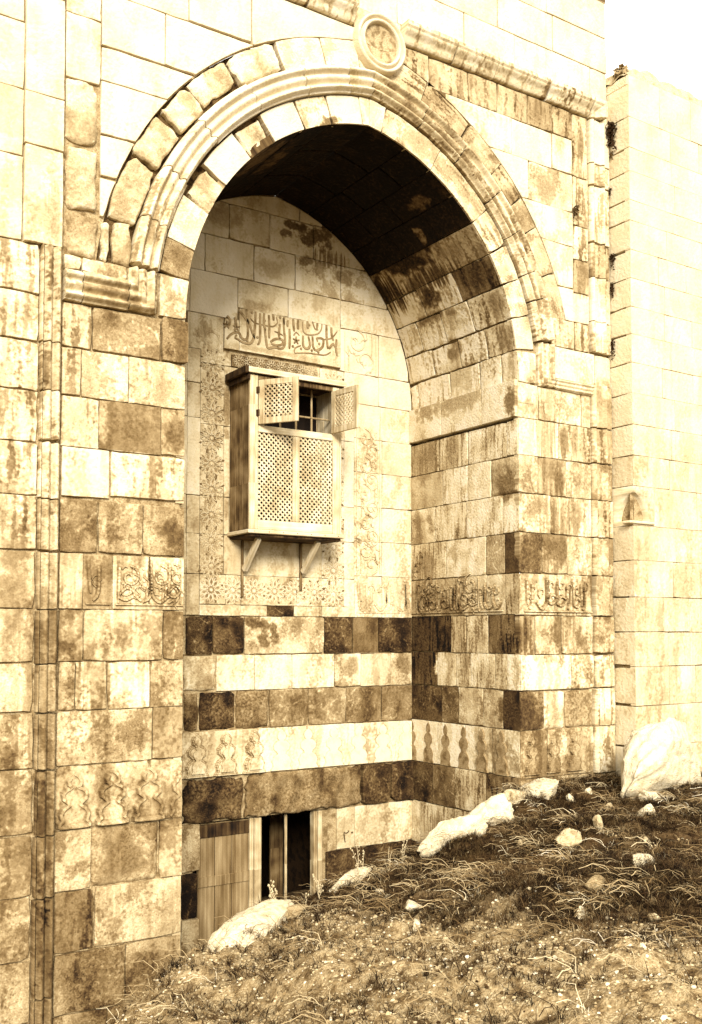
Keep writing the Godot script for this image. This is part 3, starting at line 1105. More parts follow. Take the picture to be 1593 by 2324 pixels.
	stain("back", 5.45, 5.58, 0.09, 0.06, 0.42, 0.8, 1.2)
	stain("back", 5.05, 5.4, 0.2, 0.12, 0.66, 0.6, 0.8)
	stain("back", 4.40, 5.85, 0.3, 0.14, 0.56, 0.6, 0.8)
	stain("back", 4.9, 4.98, 0.25, 0.06, 0.6, 0.7, 0.8)
	stain("back", 5.1, 4.4, 0.42, 0.06, 0.38, 0.8, 0.8)
	stain("back", 4.53, 3.9, 0.05, 0.3, 0.45, 0.7, 1.0)
	# right jamb
	var js := SurfaceTool.new()
	js.begin(Mesh.PRIMITIVE_TRIANGLES)
	strips(js, charts["jamb"], [-1.5, 3.732], func(_y): return 0.03, func(_y): return DEPTH + 0.03, -0.028)
	strips(js, charts["jamb"], [3.762, SPRING], func(_y): return 0.03, func(_y): return DEPTH + 0.03, -0.028)
	for q in [
		[Vector3(7.045, 3.6, 0), Vector3(7.045, 3.6, -1.8), Vector3(7.045, 3.9, -1.8), Vector3(7.045, 3.9, 0)],
		[Vector3(6.87, 3.6, 0), Vector3(6.87, 3.6, -1.8), Vector3(7.045, 3.6, -1.8), Vector3(7.045, 3.6, 0)],
		[Vector3(6.87, 3.9, 0), Vector3(6.87, 3.9, -1.8), Vector3(7.045, 3.9, -1.8), Vector3(7.045, 3.9, 0)],
		[Vector3(6.845, 3.6, -1.8), Vector3(7.045, 3.6, -1.8), Vector3(7.045, 3.9, -1.8), Vector3(6.845, 3.9, -1.8)]]:
		for i in [0, 2, 1, 0, 3, 2]:
			js.add_vertex(q[i])
	js.generate_normals()
	var jamb := put(facade, "niche_jamb", js.commit(), mortar_mat())
	js = begin()
	strips(js, charts["jamb_left"], [-2.0, SPRING], func(_y): return 0.03, func(_y): return DEPTH + 0.03, -0.028)
	var far_jamb := put(facade, "niche_jamb", finish(js), mortar_mat())
	var j := func(text: String, extra := {}) -> void:
		var o := {"gl": 0.0, "gr": 0.0, "erode": 0.7}
		o.merge(extra, true)
		course(jamb, "jamb", text, o)
	j.call("3.76 4.13|0.0 84p 0.52 88p 1.19 92p 1.765", {"n": 0.032, "deep": 0.17, "gb": 0.2, "gt": 0.0})
	j.call("3.38 3.734|0.0 76s 0.17 74s 0.78 60s 1.27 56s 1.765", {"deep": 0.17})
	j.call("3.00 3.38|0.0 52r 0.42 84p 0.78 84s 1.20 56p 1.765", {"rough": 0.5})
	j.call("2.61 3.00|0.0 74s 0.24 86s 0.80 70s 1.34 62m 1.765")
	j.call("2.21 2.61|0.0 36p 0.21 46v 0.50 82m 1.15 64s 1.765")
	j.call("1.80 2.21|0.0 48s 0.21 70c 0.49 66c 0.84 48c 1.765")
	j.call("1.41 1.80|0.0 42s 0.47 60s 0.82 48s 1.07 32s 1.765")
	j.call("1.05 1.41|0.0 97w 0.19 58s 0.37 64s 0.75 60s 0.99 66s 1.31 40s 1.765", {"uneven": 0.3})
	j.call("0.66 1.05|0.0 30p 0.25 60m 0.56 56m 0.94 42v 1.24 37v 1.765")
	j.call("0.20 0.66|0.0 74m 0.42 86p 0.85 93p 1.30 97w 1.765")
	j.call("-0.23 0.20|0.0 42s 0.51 54s 1.00 44v 1.38 36v 1.765", {"n": 0.01})
	j.call("-0.69 -0.23|0.0 60s 0.81 60s 1.62 66p 1.765")
	j.call("-1.15 -0.69|0.0 40s 0.81 30v 1.765")
	stain("jamb", 0.08, 3.9, 0.10, 0.2, 0.34, 0.8, 0.7)
	stain("jamb", 0.9, 4.08, 0.5, 0.16, 0.60, 0.75, 0.7)
	stain("jamb", 1.45, 4.05, 0.2, 0.12, 0.55, 0.8, 0.9)
	stain("jamb", 1.55, 3.55, 0.25, 0.3, 0.52, 0.6, 0.8)
	stain("jamb", 1.0, 3.55, 0.12, 0.25, 0.56, 0.6, 0.8, true)
	stain("jamb", 1.0, 3.1, 0.13, 0.2, 0.92, 0.7, 0.5)
	stain("jamb", 1.15, 2.8, 0.2, 0.22, 0.92, 0.6, 0.7)
	stain("jamb", 0.15, 3.1, 0.18, 0.2, 0.36, 0.8, 0.8)
	stain("jamb", 0.05, 2.4, 0.12, 0.2, 0.24, 0.85, 0.5)
	stain("jamb", 1.5, 2.35, 0.2, 0.2, 0.5, 0.7, 0.8, true)
	stain("jamb", 1.25, 1.25, 0.12, 0.16, 0.95, 0.9, 0.4)
	stain("jamb", 1.55, 1.25, 0.14, 0.2, 0.28, 0.8, 0.8, true)
	stain("jamb", 1.6, 1.6, 0.25, 0.2, 0.26, 0.7, 0.7)
	stain("jamb", 0.18, 0.85, 0.2, 0.18, 0.24, 0.85, 0.6)
	stain("jamb", 0.3, 0.4, 0.25, 0.2, 0.5, 0.6, 1.0)
	stain("jamb", 1.3, -0.45, 0.1, 0.18, 0.42, 0.7, 0.8, true)
	var left_levels := [-1.9, -1.15, -0.7, -0.24, 0.2, 0.65, 1.05, 1.4, 1.79, 2.21, 2.61, 3.0, 3.38, 3.75, 4.13]
	for k in left_levels.size() - 1:
		var mid: float = 0.6 + 0.3 * ((k * 37) % 10 - 5) * 0.1
		block(far_jamb, "jamb_left", 0.0, left_levels[k], mid, left_levels[k + 1], 0.66, "m", {"gl": 0.0})
		block(far_jamb, "jamb_left", mid, left_levels[k], 1.2, left_levels[k + 1], 0.7, "m")
		block(far_jamb, "jamb_left", 1.2, left_levels[k], 1.765, left_levels[k + 1], 0.6, "m", {"gr": 0.0})
	# the vault
	var vs := SurfaceTool.new()
	vs.begin(Mesh.PRIMITIVE_TRIANGLES)
	for ch in ["soffit_right", "soffit_left"]:
		for k in 40:
			var s0 := acos(0.3 / R_IN) * R_IN * k / 40.0
			var s1 := acos(0.3 / R_IN) * R_IN * (k + 1) / 40.0
			var v: Chart = charts[ch]
			var q := [at(v, s0, 0.03, -0.05), at(v, s1, 0.03, -0.05), at(v, s1, DEPTH + 0.06, -0.05), at(v, s0, DEPTH + 0.06, -0.05)]
			for i in [0, 2, 1, 0, 3, 2]:
				vs.add_vertex(q[i])
	vs.generate_normals()
	var vault := put(facade, "vault", vs.commit(), mortar_mat())
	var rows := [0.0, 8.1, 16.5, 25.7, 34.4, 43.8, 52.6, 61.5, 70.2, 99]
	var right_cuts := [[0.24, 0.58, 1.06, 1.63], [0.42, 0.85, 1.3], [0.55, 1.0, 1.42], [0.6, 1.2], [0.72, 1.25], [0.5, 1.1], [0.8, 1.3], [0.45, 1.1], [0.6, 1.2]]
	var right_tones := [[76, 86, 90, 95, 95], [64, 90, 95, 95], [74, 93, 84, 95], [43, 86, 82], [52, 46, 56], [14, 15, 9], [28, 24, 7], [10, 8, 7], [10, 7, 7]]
	var lim := acos(0.3 / R_IN) * R_IN
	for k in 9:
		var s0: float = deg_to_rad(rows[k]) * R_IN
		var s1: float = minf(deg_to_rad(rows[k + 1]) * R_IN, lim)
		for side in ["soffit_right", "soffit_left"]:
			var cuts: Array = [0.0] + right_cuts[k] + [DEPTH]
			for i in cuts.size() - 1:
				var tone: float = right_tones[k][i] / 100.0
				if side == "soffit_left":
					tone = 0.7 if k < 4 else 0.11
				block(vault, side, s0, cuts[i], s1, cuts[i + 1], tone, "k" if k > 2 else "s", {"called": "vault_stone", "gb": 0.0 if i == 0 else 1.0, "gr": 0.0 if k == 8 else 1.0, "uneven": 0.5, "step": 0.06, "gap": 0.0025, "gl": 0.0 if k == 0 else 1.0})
	# soot, and the places where it has been washed off
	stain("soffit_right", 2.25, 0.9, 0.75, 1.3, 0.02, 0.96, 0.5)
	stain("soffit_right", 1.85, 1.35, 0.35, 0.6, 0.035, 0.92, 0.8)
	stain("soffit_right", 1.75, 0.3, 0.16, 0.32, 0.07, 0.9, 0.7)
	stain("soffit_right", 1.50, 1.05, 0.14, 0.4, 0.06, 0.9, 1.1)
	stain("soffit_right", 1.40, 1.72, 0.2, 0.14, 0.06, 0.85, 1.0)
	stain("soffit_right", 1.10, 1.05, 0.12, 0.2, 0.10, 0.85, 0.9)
	stain("soffit_right", 1.40, 1.42, 0.12, 0.09, 0.74, 0.8, 1.2)
	stain("soffit_right", 2.02, 0.42, 0.08, 0.16, 0.52, 0.6, 1.2)
	stain("soffit_right", 1.72, 0.72, 0.10, 0.07, 0.62, 0.75, 1.2)
	stain("soffit_right", 1.42, 0.42, 0.1, 0.2, 0.48, 0.6, 1.2)
	stain("soffit_right", 1.12, 0.25, 0.14, 0.28, 0.26, 0.85, 0.8, true)
	stain("soffit_right", 1.28, 0.9, 0.12, 0.5, 0.16, 0.8, 1.3, true)
	stain("soffit_right", 1.32, 1.55, 0.22, 0.16, 0.08, 0.85, 1.2, true)
	stain("soffit_right", 0.9, 1.1, 0.06, 0.4, 0.34, 0.8, 1.2)
	stain("soffit_right", 0.78, 0.15, 0.16, 0.12, 0.42, 0.75, 0.7)
	stain("soffit_right", 0.45, 0.12, 0.12, 0.14, 0.46, 0.75, 0.8)
	stain("soffit_right", 0.5, 0.92, 0.12, 0.12, 0.40, 0.85, 1.2)
	stain("soffit_right", 0.18, 0.85, 0.2, 0.2, 0.62, 0.6, 1.1)
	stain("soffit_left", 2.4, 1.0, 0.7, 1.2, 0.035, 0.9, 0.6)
	stain("soffit_left", 2.05, 0.5, 0.20, 0.42, 0.44, 0.7, 1.0)
	stain("soffit_left", 2.35, 0.75, 0.10, 0.4, 0.42, 0.6, 1.1)
	stain("soffit_left", 1.75, 0.2, 0.2, 0.3, 0.5, 0.6, 0.9)


# ------------------------------------------------------------------ carving
# crevice shade painted into the stone colour along the edges of carving
func crevice_shade(c: Chart, line: Array, width: float, depth: float, inner := 0.40) -> void:
	if c.w == 0:
		return
	var buf := c.tone
	c.tone = PackedByteArray()
	for k in line.size() - 1:
		var a: Vector2 = line[k]
		var b: Vector2 = line[k + 1]
		var r := width
		var px0 := clampi(int((minf(a.x, b.x) - r - c.x0) * c.ppm), 0, c.w)
		var px1 := clampi(int((maxf(a.x, b.x) + r - c.x0) * c.ppm) + 1, 0, c.w)
		var py0 := clampi(int((minf(a.y, b.y) - r - c.y0) * c.ppm), 0, c.h)
		var py1 := clampi(int((maxf(a.y, b.y) + r - c.y0) * c.ppm) + 1, 0, c.h)
		for y in range(py0, py1):
			for x in range(px0, px1):
				var p := Vector2(x / c.ppm + c.x0, y / c.ppm + c.y0)
				var d := Geometry2D.get_closest_point_to_segment(p, a, b).distance_to(p) / width
				if d > inner and d < 0.95:
					var i := (c.h - 1 - y) * c.w + x
					var m := depth * (1.0 - absf(d - 0.62) / 0.35) * (0.5 + n_mid[((y << 1) & 511) << 9 | ((x << 1) & 511)] / 255.0)
					if m > 0.0:
						buf[i] = clampi(int(buf[i] * (1.0 - m * 0.35)), 5, 255)
	c.tone = buf


# a raised stroke with sloping sides, smoothed through its points
func stroke(st: SurfaceTool, c: Chart, pts: Array, width: float, height: float, base := 0.0, taper := true) -> void:
	var line: Array[Vector2] = []
	var n := pts.size()
	for k in n - 1:
		var p0: Vector2 = pts[maxi(k - 1, 0)]
		var p1: Vector2 = pts[k]
		var p2: Vector2 = pts[k + 1]
		var p3: Vector2 = pts[mini(k + 2, n - 1)]
		var steps := clampi(int(p1.distance_to(p2) / 0.02), 1, 6)
		for i in steps:
			line.append(p1.cubic_interpolate(p2, p0, p3, float(i) / steps))
	line.append(pts[n - 1])
	crevice_shade(c, line, width, carving_shade)
	var rings := []
	var m := line.size()
	for k in m:
		var d := (line[mini(k + 1, m - 1)] - line[maxi(k - 1, 0)]).normalized()
		var side := Vector2(-d.y, d.x)
		var f := float(k) / maxf(m - 1, 1)
		var w := width * (0.45 + 0.55 * pow(sin(PI * clampf(f * 0.9 + 0.08, 0, 1)), 0.4) if taper else 1.0)
		var ring := []
		for e in [[-0.5, -0.004], [-0.36, height], [0.36, height], [0.5, -0.004]]:
			var p: Vector2 = line[k] + side * w * e[0]
			ring.append([p, e[1] + base])
		rings.append(ring)
	for k in m - 1:
		for i in 3:
			emit(st, c, [rings[k][i], rings[k][i + 1], rings[k + 1][i + 1], rings[k + 1][i]])
	for k in [0, m - 1]:
		emit(st, c, rings[k])


func emit(st: SurfaceTool, c: Chart, q: Array) -> void:
	var p := []
	for e in q:
		p.append(at(c, e[0].x, e[0].y, e[1]))
	var order := [0, 1, 2, 0, 2, 3]
	var out := at(c, q[0][0].x, q[0][0].y, 1.0) - at(c, q[0][0].x, q[0][0].y, 0.0)
	if (p[1] - p[0]).cross(p[2] - p[0]).dot(out) > 0.0:
		order = [0, 2, 1, 0, 3, 2]
	for i in order:
		var e: Array = q[i]
		st.set_uv(Vector2((e[0].x - c.x0) / c.wm, 1.0 - (e[0].y - c.y0) / c.hm))
		st.add_vertex(p[i])


# flat carved outline standing proud
func raised(st: SurfaceTool, c: Chart, outline: PackedVector2Array, height: float, base := 0.0) -> void:
	var tri := Geometry2D.triangulate_polygon(outline)
	for k in range(0, tri.size(), 3):
		var q := []
		for i in 3:
			q.append([outline[tri[k + i]], base + height])
		q.append(q[2])
		emit(st, c, q)
	var n := outline.size()
	for k in n:
		var a := outline[k]
		var b := outline[(k + 1) % n]
		emit(st, c, [[a, base - 0.01], [b, base - 0.01], [b, base + height], [a, base + height]])


func points(text: String, origin: Vector2, scale := 0.001) -> Array:
	var out := []
	for t in text.split(" ", false):
		var xy := t.split_floats(",")
		out.append(origin + Vector2(xy[0], xy[1]) * scale)
	return out


func dot(st: SurfaceTool, c: Chart, p: Vector2, r: float, h: float, base := 0.0) -> void:
	var o := PackedVector2Array()
	for k in 7:
		o.append(p + Vector2(cos(TAU * k / 7.0), sin(TAU * k / 7.0)) * r)
	raised(st, c, o, h, base)


# a band of script that can no longer be read: shafts joined by bowls, with scrolls and dots between
func script_band(st: SurfaceTool, c: Chart, s0: float, t0: float, s1: float, t1: float, w: float, h: float, base := 0.0, scrolls := 1.0) -> void:
	var tall := t1 - t0
	var s := s0 + w
	while s < s1 - w * 2.0:
		var lean := rng.randf_range(-0.04, 0.04) * tall
		var top := t1 - tall * rng.randf_range(0.04, 0.3)
		var low := t0 + tall * rng.randf_range(0.14, 0.3)
		var step := tall * rng.randf_range(0.22, 0.42)
		var pick := rng.randi() % 4
		var e := minf(s + step, s1 - w)
		if pick == 0:
			stroke(st, c, [Vector2(s + lean, top), Vector2(s, (top + low) / 2), Vector2(s + 0.01, low), Vector2((s + e) / 2, t0 + tall * 0.08), Vector2(e, low)], w, h, base)
		elif pick == 1:
			stroke(st, c, [Vector2(s + lean, top), Vector2(s, low)], w, h, base)
			stroke(st, c, [Vector2(s, low + 0.02), Vector2((s + e) / 2, low + tall * 0.2), Vector2(e, low + tall * 0.1), Vector2((s + e) / 2, low - tall * 0.05), Vector2(s, low)], w * 0.8, h, base)
		elif pick == 2:
			stroke(st, c, [Vector2(s, low), Vector2((s + e) / 2, t0 + tall * 0.1), Vector2(e, low + tall * 0.05), Vector2(e + lean, top)], w, h, base)
		else:
			stroke(st, c, [Vector2(s + lean, top), Vector2(s + 0.01, low)], w, h, base)
			stroke(st, c, [Vector2(s + step * 0.55, top - tall * 0.1), Vector2(s + step * 0.5, low), Vector2(s + step * 0.2, t0 + tall * 0.1)], w, h, base)
		if rng.randf() < scrolls:
			var o := Vector2(s + step * 0.5, lerpf(low, top, rng.randf_range(0.3, 0.9)))
			var curl := []
			var turn := rng.randf() * TAU
			var way := 1.0 if rng.randf() < 0.5 else -1.0
			for k in 8:
				curl.append(o + Vector2.from_angle(turn + way * k * 0.75) * tall * (0.16 - 0.017 * k))
			stroke(st, c, curl, w * 0.5, h * 0.8, base)
		for k in 2:
			dot(st, c, Vector2(s + step * rng.randf(), t0 + tall * rng.randf_range(0.2, 0.9)), w * 0.38, h * 0.8, base)
		s += step
	stroke(st, c, [Vector2(s0, t0 + w * 0.4), Vector2((s0 + s1) / 2, t0 + w * 0.4), Vector2(s1, t0 + w * 0.4)], w * 0.5, h, base, false)


func scroll_band(st: SurfaceTool, c: Chart, s0: float, t0: float, s1: float, t1: float, w: float, h: float, base := 0.0) -> void:
	var wide := s1 - s0
	var t := t0 + wide * 0.3
	var way := 1.0
	while t < t1 - wide * 0.2:
		var o := Vector2((s0 + s1) / 2 + way * wide * 0.14, t)
		var curl := []
		for k in 11:
			curl.append(o + Vector2.from_angle(-way * 1.5 + way * k * 0.72) * wide * (0.34 - 0.028 * k))
		stroke(st, c, curl, w, h, base)
		for k in 5:
			var p := Vector2(rng.randf_range(s0 + w, s1 - w), t + rng.randf_range(-0.3, 0.3) * wide)
			var a := rng.randf() * TAU
			stroke(st, c, [p, p + Vector2.from_angle(a) * wide * 0.1, p + Vector2.from_angle(a + 0.7) * wide * 0.2], w * 0.7, h, base)
		if rng.randf() < 0.6:
			var x := rng.randf_range(s0 + w, s1 - w)
			stroke(st, c, [Vector2(x, t - wide * 0.3), Vector2(x + 0.01, t), Vector2(x, t + wide * 0.35)], w * 0.9, h, base)
		t += wide * 0.5
		way = -way
	for x in [s0, s1]:
		stroke(st, c, [Vector2(x, t0), Vector2(x, (t0 + t1) / 2), Vector2(x, t1)], w * 0.5, h, base, false)


func begin() -> SurfaceTool:
	var st := SurfaceTool.new()
	st.begin(Mesh.PRIMITIVE_TRIANGLES)
	st.set_smooth_group(-1)
	return st


func finish(st: SurfaceTool) -> Mesh:
	st.generate_normals()
	return st.commit()


func merlon_outline(p: Vector2, wide: float, tall: float) -> PackedVector2Array:
	var half := [[0.0, 1.0], [0.12, 0.93], [0.17, 0.86], [0.15, 0.79], [0.08, 0.74], [0.22, 0.70], [0.32, 0.62], [0.30, 0.52], [0.19, 0.46], [0.15, 0.40], [0.30, 0.33], [0.38, 0.22], [0.33, 0.10], [0.42, 0.0]]
	var o := PackedVector2Array()
	for e in half:
		o.append(p + Vector2(e[0] * wide, e[1] * tall))
	for k in range(half.size() - 1, 0, -1):
		o.append(p + Vector2(-half[k][0] * wide, half[k][1] * tall))
	return o


func build_carving() -> void:
	var back: Chart = charts["back"]
	var front: Chart = charts["front"]
	var jamb: Chart = charts["jamb"]
	# --- the inscription over the window
	var panel := put(facade, "inscription_panel", flat_box(4.50, 4.50, 5.88, 4.79, -DEPTH - 0.04), mortar_mat())
	block(panel, "back", 4.49, 4.487, 4.66, 4.80, 0.80, "p", {"called": "panel_stone", "n": 0.014, "gr": 0.0, "uneven": 0.0, "gb": 0.0})
	block(panel, "back", 4.66, 4.487, 5.89, 4.93, 0.84, "p", {"called": "panel_stone", "n": 0.014, "gl": 0.0, "uneven": 0.0, "gb": 0.0})
	stain("back", 4.72, 4.86, 0.12, 0.10, 0.55, 0.6, 0.8)
	stain("back", 5.0, 4.53, 0.5, 0.035, 0.66, 0.7, 0.6)
	var o := Vector2(4.49, 4.49)
	var st := begin()
	for text in [
		"250,437 260,336 266,167 242,120 195,130 157,183 83,154 28,94", "170,406 270,304 327,185 342,145",
		"355,430 350,309 332,152 290,89 205,89 158,107 120,118 139,154", "407,422 408,276 404,129 375,90",
		"509,422 514,294 514,181", "461,267 481,133 500,76 578,96 656,91 701,150 690,297 680,417",
		"529,141 587,184 666,188 676,147 617,120 539,125", "755,316 760,212 755,107", "734,409 730,339",
		"920,274 926,160 976,141 1007,181 986,275", "1037,284 1048,170 1089,141 1161,188 1171,274 1089,274 1099,240",
		"1213,438 1215,322 1229,181", "120,330 128,250 118,180", "455,430 450,330 470,250", "560,440 566,372", "690,430 690,350", "800,430 806,340 812,300", "858,430 858,330", "975,436 980,360", "1100,436 1092,372", "1275,420 1280,330 1300,280", "1340,300 1335,190 1350,120", "640,330 628,240 640,190", "30,330 60,300 52,240 20,230", "1244,183 1297,245 1323,209"]:
		stroke(st, back, points(text, o), 0.033, 0.008, 0.014)
	for text in [
		"596,412 611,362 558,310 441,307 336,315 298,351", "915,423 925,318 986,293 1099,321 1150,383 1155,437", "1037,444 1068,369 1109,367",
		"1182,276 1276,305 1349,389", "815,81 825,126 895,164", "815,70 987,97 1182,106 1265,150", "805,255 835,295 875,266", "577,261 626,252 676,234"]:
		stroke(st, back, points(text, o), 0.019, 0.007, 0.014)
	for p in points("312,414 460,354 640,419 375,167 261,110 795,139 895,129 1109,126 636,340 1027,131 996,401 1120,217", o):
		dot(st, back, p, 0.013, 0.011, 0.014)
	for p in points("134,230 27,237 835,207", o):
		for k in 5:
			var a := TAU * k / 5.0 + 0.3
			stroke(st, back, [p, p + Vector2.from_angle(a) * 0.022, p + Vector2.from_angle(a) * 0.042], 0.020, 0.011, 0.014)
	put(panel, "carved_lettering", finish(st), plain_mat("lettering_stone", 0.54, 0.16, 1.0, 0.5))
	# --- script bands
	carving_shade = 0.25
	st = begin()
	scroll_band(st, back, 6.10, 2.27, 6.41, 3.96, 0.017, 0.007)
	script_band(st, back, 6.10, 1.83, 6.83, 2.21, 0.026, 0.008)
	put(facade, "script_band", finish(st), back.mat)
	carving_shade = 0.6
	st = begin()
	script_band(st, jamb, 0.24, 1.83, 1.74, 2.19, 0.026, 0.018, 0.0, 1.0)
	scroll_band(st, jamb, 0.6, 1.84, 0.95, 2.2, 0.02, 0.018)
	scroll_band(st, jamb, 1.3, 1.84, 1.65, 2.2, 0.02, 0.018)
	scroll_band(st, jamb, 1.50, 2.25, 1.74, 2.56, 0.017, 0.008)
	put(facade, "script_band", finish(st), jamb.mat)
	st = begin()
	script_band(st, front, 6.9, 1.82, 7.84, 2.19, 0.032, 0.020)
	put(facade, "script_band", finish(st), front.mat)
	st = begin()
	script_band(st, front, 2.50, 1.82, 2.69, 2.19, 0.026, 0.014, 0.0, 1.0)
	script_band(st, front, 2.73, 1.82, 3.28, 2.19, 0.024, 0.016, 0.0, 1.0)
	scroll_band(st, front, 2.75, 1.84, 3.0, 2.2, 0.018, 0.013)
	scroll_band(st, front, 3.0, 1.84, 3.26, 2.2, 0.018, 0.013)
	put(facade, "script_band", finish(st), front.mat)
	# faint carving of the panel left of the inscription
	carving_shade = 0.25
	st = begin()
	scroll_band(st, back, 4.12, 4.45, 4.47, 4.79, 0.016, 0.008)
	scroll_band(st, back, 5.95, 4.48, 6.36, 4.9, 0.014, 0.005)
	put(facade, "script_band", finish(st), back.mat)
	# --- inlaid rosettes round the window
	var strip := put(facade, "rosette_inlay", flat_box(4.25, 1.91, 5.9, 4.3, -DEPTH - 0.04), mortar_mat())
	var rose := rosette_mesh(0.118)
	var small := rosette_mesh(0.066)
	var inlay := lozenge_mesh()
	var pale := plain_mat("rosette_stone", 0.90, 0.16, 1.0, 0.5)
	var worn := plain_mat("worn_rosette_stone", 0.78, 0.22, 1.0, 0.5)
	var dark := plain_mat("dark_inlay", 0.36, 0.2, 1.0, 0.4)
	var spots := []
	for k in 9:
		spots.append([Vector2(4.365, 4.32 - 0.255 * k), 0])
	for k in 10:
		spots.append([Vector2(5.80, 4.32 - 0.255 * k), 1])
	for k in 6:
		spots.append([Vector2(4.365 + 0.239 * k, 2.045), 0 if k < 4 else 1])
	for e in spots:
		var p: Vector2 = e[0]
		var r := put(strip, "rosette", rose, pale if e[1] == 1 or p.y < 2.2 else worn)
		r.position = Vector3(p.x, p.y, -DEPTH + 0.003)
		r.rotation.z = rng.randf() * 0.3
		for q in 10:
			var u := Vector2.from_angle(TAU * q / 10.0)
			crevice_shade(back, [p + u * 0.035, p + u.rotated(-0.27) * 0.08, p + u * 0.12, p + u.rotated(0.27) * 0.08, p + u * 0.035], 0.012, 0.7, 0.1)
		for k in 8:
			var a := TAU * (k + 0.5) / 8.0
			if rng.randf() < 0.62:
				var d := put(strip, "lozenge", inlay, dark)
				d.position = Vector3(p.x + cos(a) * 0.124 * (1.08 if k % 2 == 0 else 1.0), p.y + sin(a) * 0.124, -DEPTH + 0.003)
				d.rotation.z = a
	for k in 8:
		var r := put(strip, "rosette", small, worn)
		r.position = Vector3(4.66 + 0.125 * k, 4.385, -DEPTH + 0.003)
	# --- crenellated frieze of trefoils
	var frieze := put(facade, "crenellated_frieze", flat_box(4.1, 0.25, 6.8, 0.6, -DEPTH - 0.045), mortar_mat())
	var chalk := plain_mat("pale_trefoil", 0.95, 0.06, 1.0, 0.4)
	var brown := plain_mat("brown_trefoil", 0.52, 0.2, 1.0, 0.6)
	for k in 9:
		st = begin()
		var deep: float = 0.034 if k < 3 else 0.006
		var edge := Array(merlon_outline(Vector2(4.22 + 0.318 * k, 0.21), 0.29, 0.41))
		crevice_shade(back, edge, 0.018 if k < 3 else 0.012, 0.9 if k < 3 else 0.5, 0.1)
		raised(st, back, merlon_outline(Vector2(4.22 + 0.318 * k, 0.21), 0.29, 0.41), deep, 0.0)
		if k < 3:
			raised(st, back, merlon_outline(Vector2(4.22 + 0.318 * k, 0.245), 0.17, 0.31), 0.02, deep)
		put(frieze, "trefoil", finish(st), back.mat if k < 3 else chalk)
	for k in 6:
		st = begin()
		raised(st, jamb, merlon_outline(Vector2(1.765 - 0.30 * k, 0.205), 0.22, 0.44), 0.006 if k < 4 else 0.02, 0.0)
		put(frieze, "trefoil", finish(st), brown)
	for k in 4:
		st = begin()
		var p := Vector2(2.43 + 0.29 * k, 0.20)
		var line := merlon_outline(p, 0.27, 0.38)
		var loop := []
		for v in line:
			if v.x < 3.275:
				loop.append(v)
		crevice_shade(front, loop, 0.03, 0.5, 0.1)
		if k < 3:
			raised(st, front, PackedVector2Array(loop), 0.020, 0.0)
		carving_shade = 0.0
		stroke(st, front, loop, 0.030, 0.036 if k < 3 else 0.018, 0.0, false)
		put(frieze, "trefoil", finish(st), front.mat)
	for k in 3:
		st = begin()
		var p := Vector2(6.99 + 0.29 * k, 0.23)
		crevice_shade(front, Array(merlon_outline(p, 0.22, 0.38)), 0.02, 0.8, 0.1)
		raised(st, front, merlon_outline(p, 0.22, 0.38), 0.026, 0.0)
		for i in 4:
			stroke(st, front, [p + Vector2(-0.03, 0.04 + 0.07 * i), p + Vector2(0.0, 0.09 + 0.07 * i), p + Vector2(0.035, 0.03 + 0.07 * i)], 0.025, 0.014, 0.014)
		put(frieze, "trefoil", finish(st), front.mat)


func rosette_mesh(r: float) -> Mesh:
	var c := Chart.new()
	var st := begin()
	for k in 10:
		var a := TAU * k / 10.0
		var da := TAU / 20.0
		var p0 := Vector2.from_angle(a) * r * 0.30
		var p1 := Vector2.from_angle(a - da * 0.85) * r * 0.68
		var p2 := Vector2.from_angle(a) * r * 1.02
		var p3 := Vector2.from_angle(a + da * 0.85) * r * 0.68
		stroke(st, c, [p0, p1, p2, p3, p0], r * 0.085, 0.0035, 0.0, false)
		stroke(st, c, [Vector2.from_angle(a + da) * r * 0.72, Vector2.from_angle(a + da) * r * 1.08], r * 0.07, 0.005, 0.0, false)
	dot(st, c, Vector2.ZERO, r * 0.13, 0.006)
	return finish(st)


func lozenge_mesh() -> Mesh:
	var c := Chart.new()
	var st := begin()
	raised(st, c, PackedVector2Array([Vector2(0.020, 0), Vector2(0, 0.011), Vector2(-0.020, 0), Vector2(0, -0.011)]), 0.003)
	return finish(st)


# ------------------------------------------------------------------ wood
func wood_mat(called: String, tone: float, contrast: float, upright := true) -> StandardMaterial3D:
	if wood_mats.has(called):
		return wood_mats[called]
	var m := StandardMaterial3D.new()
	m.resource_name = called
	var side := 256
	var rgb := PackedByteArray()
	rgb.resize(side * side * 3)
	var rel := PackedByteArray()
	rel.resize(side * side)
	var ox := rng.randi() & 511
	for y in side:
		for x in side:
			var u := x if upright else y
			var v := y if upright else x
			var i := ((((v >> 4) + ox) & 511) << 9) | ((u * 3 + ox) & 511)
			var j := ((v & 511) << 9) | ((u + ox) & 511)
			var g := (n_mid[i] - 128) / 128.0 + (n_fine[i] - 128) / 200.0
			var t := tone + contrast * (g * 0.6 + (n_big[j] - 128) / 160.0 + (n_speck[j] - 128) / 500.0)
			var q := clampi(int(t * 255.0), 5, 255) * 3
			var k := (y * side + x) * 3
			rgb[k] = lut[q]
			rgb[k + 1] = lut[q + 1]
			rgb[k + 2] = lut[q + 2]
			rel[y * side + x] = clampi(int(128 + g * 60.0), 0, 255)
	m.albedo_texture = ImageTexture.create_from_image(Image.create_from_data(side, side, false, Image.FORMAT_RGB8, rgb))
	m.heightmap_enabled = true
	if wood_relief == null:
		wood_relief = ImageTexture.create_from_image(Image.create_from_data(side, side, false, Image.FORMAT_L8, rel))
	m.heightmap_texture = wood_relief
	m.heightmap_scale = 0.3
	m.uv1_triplanar = true
	m.uv1_scale = Vector3.ONE * 1.3
	m.roughness = 0.85
	m.metallic_specular = 0.25
	wood_mats[called] = m
	return m


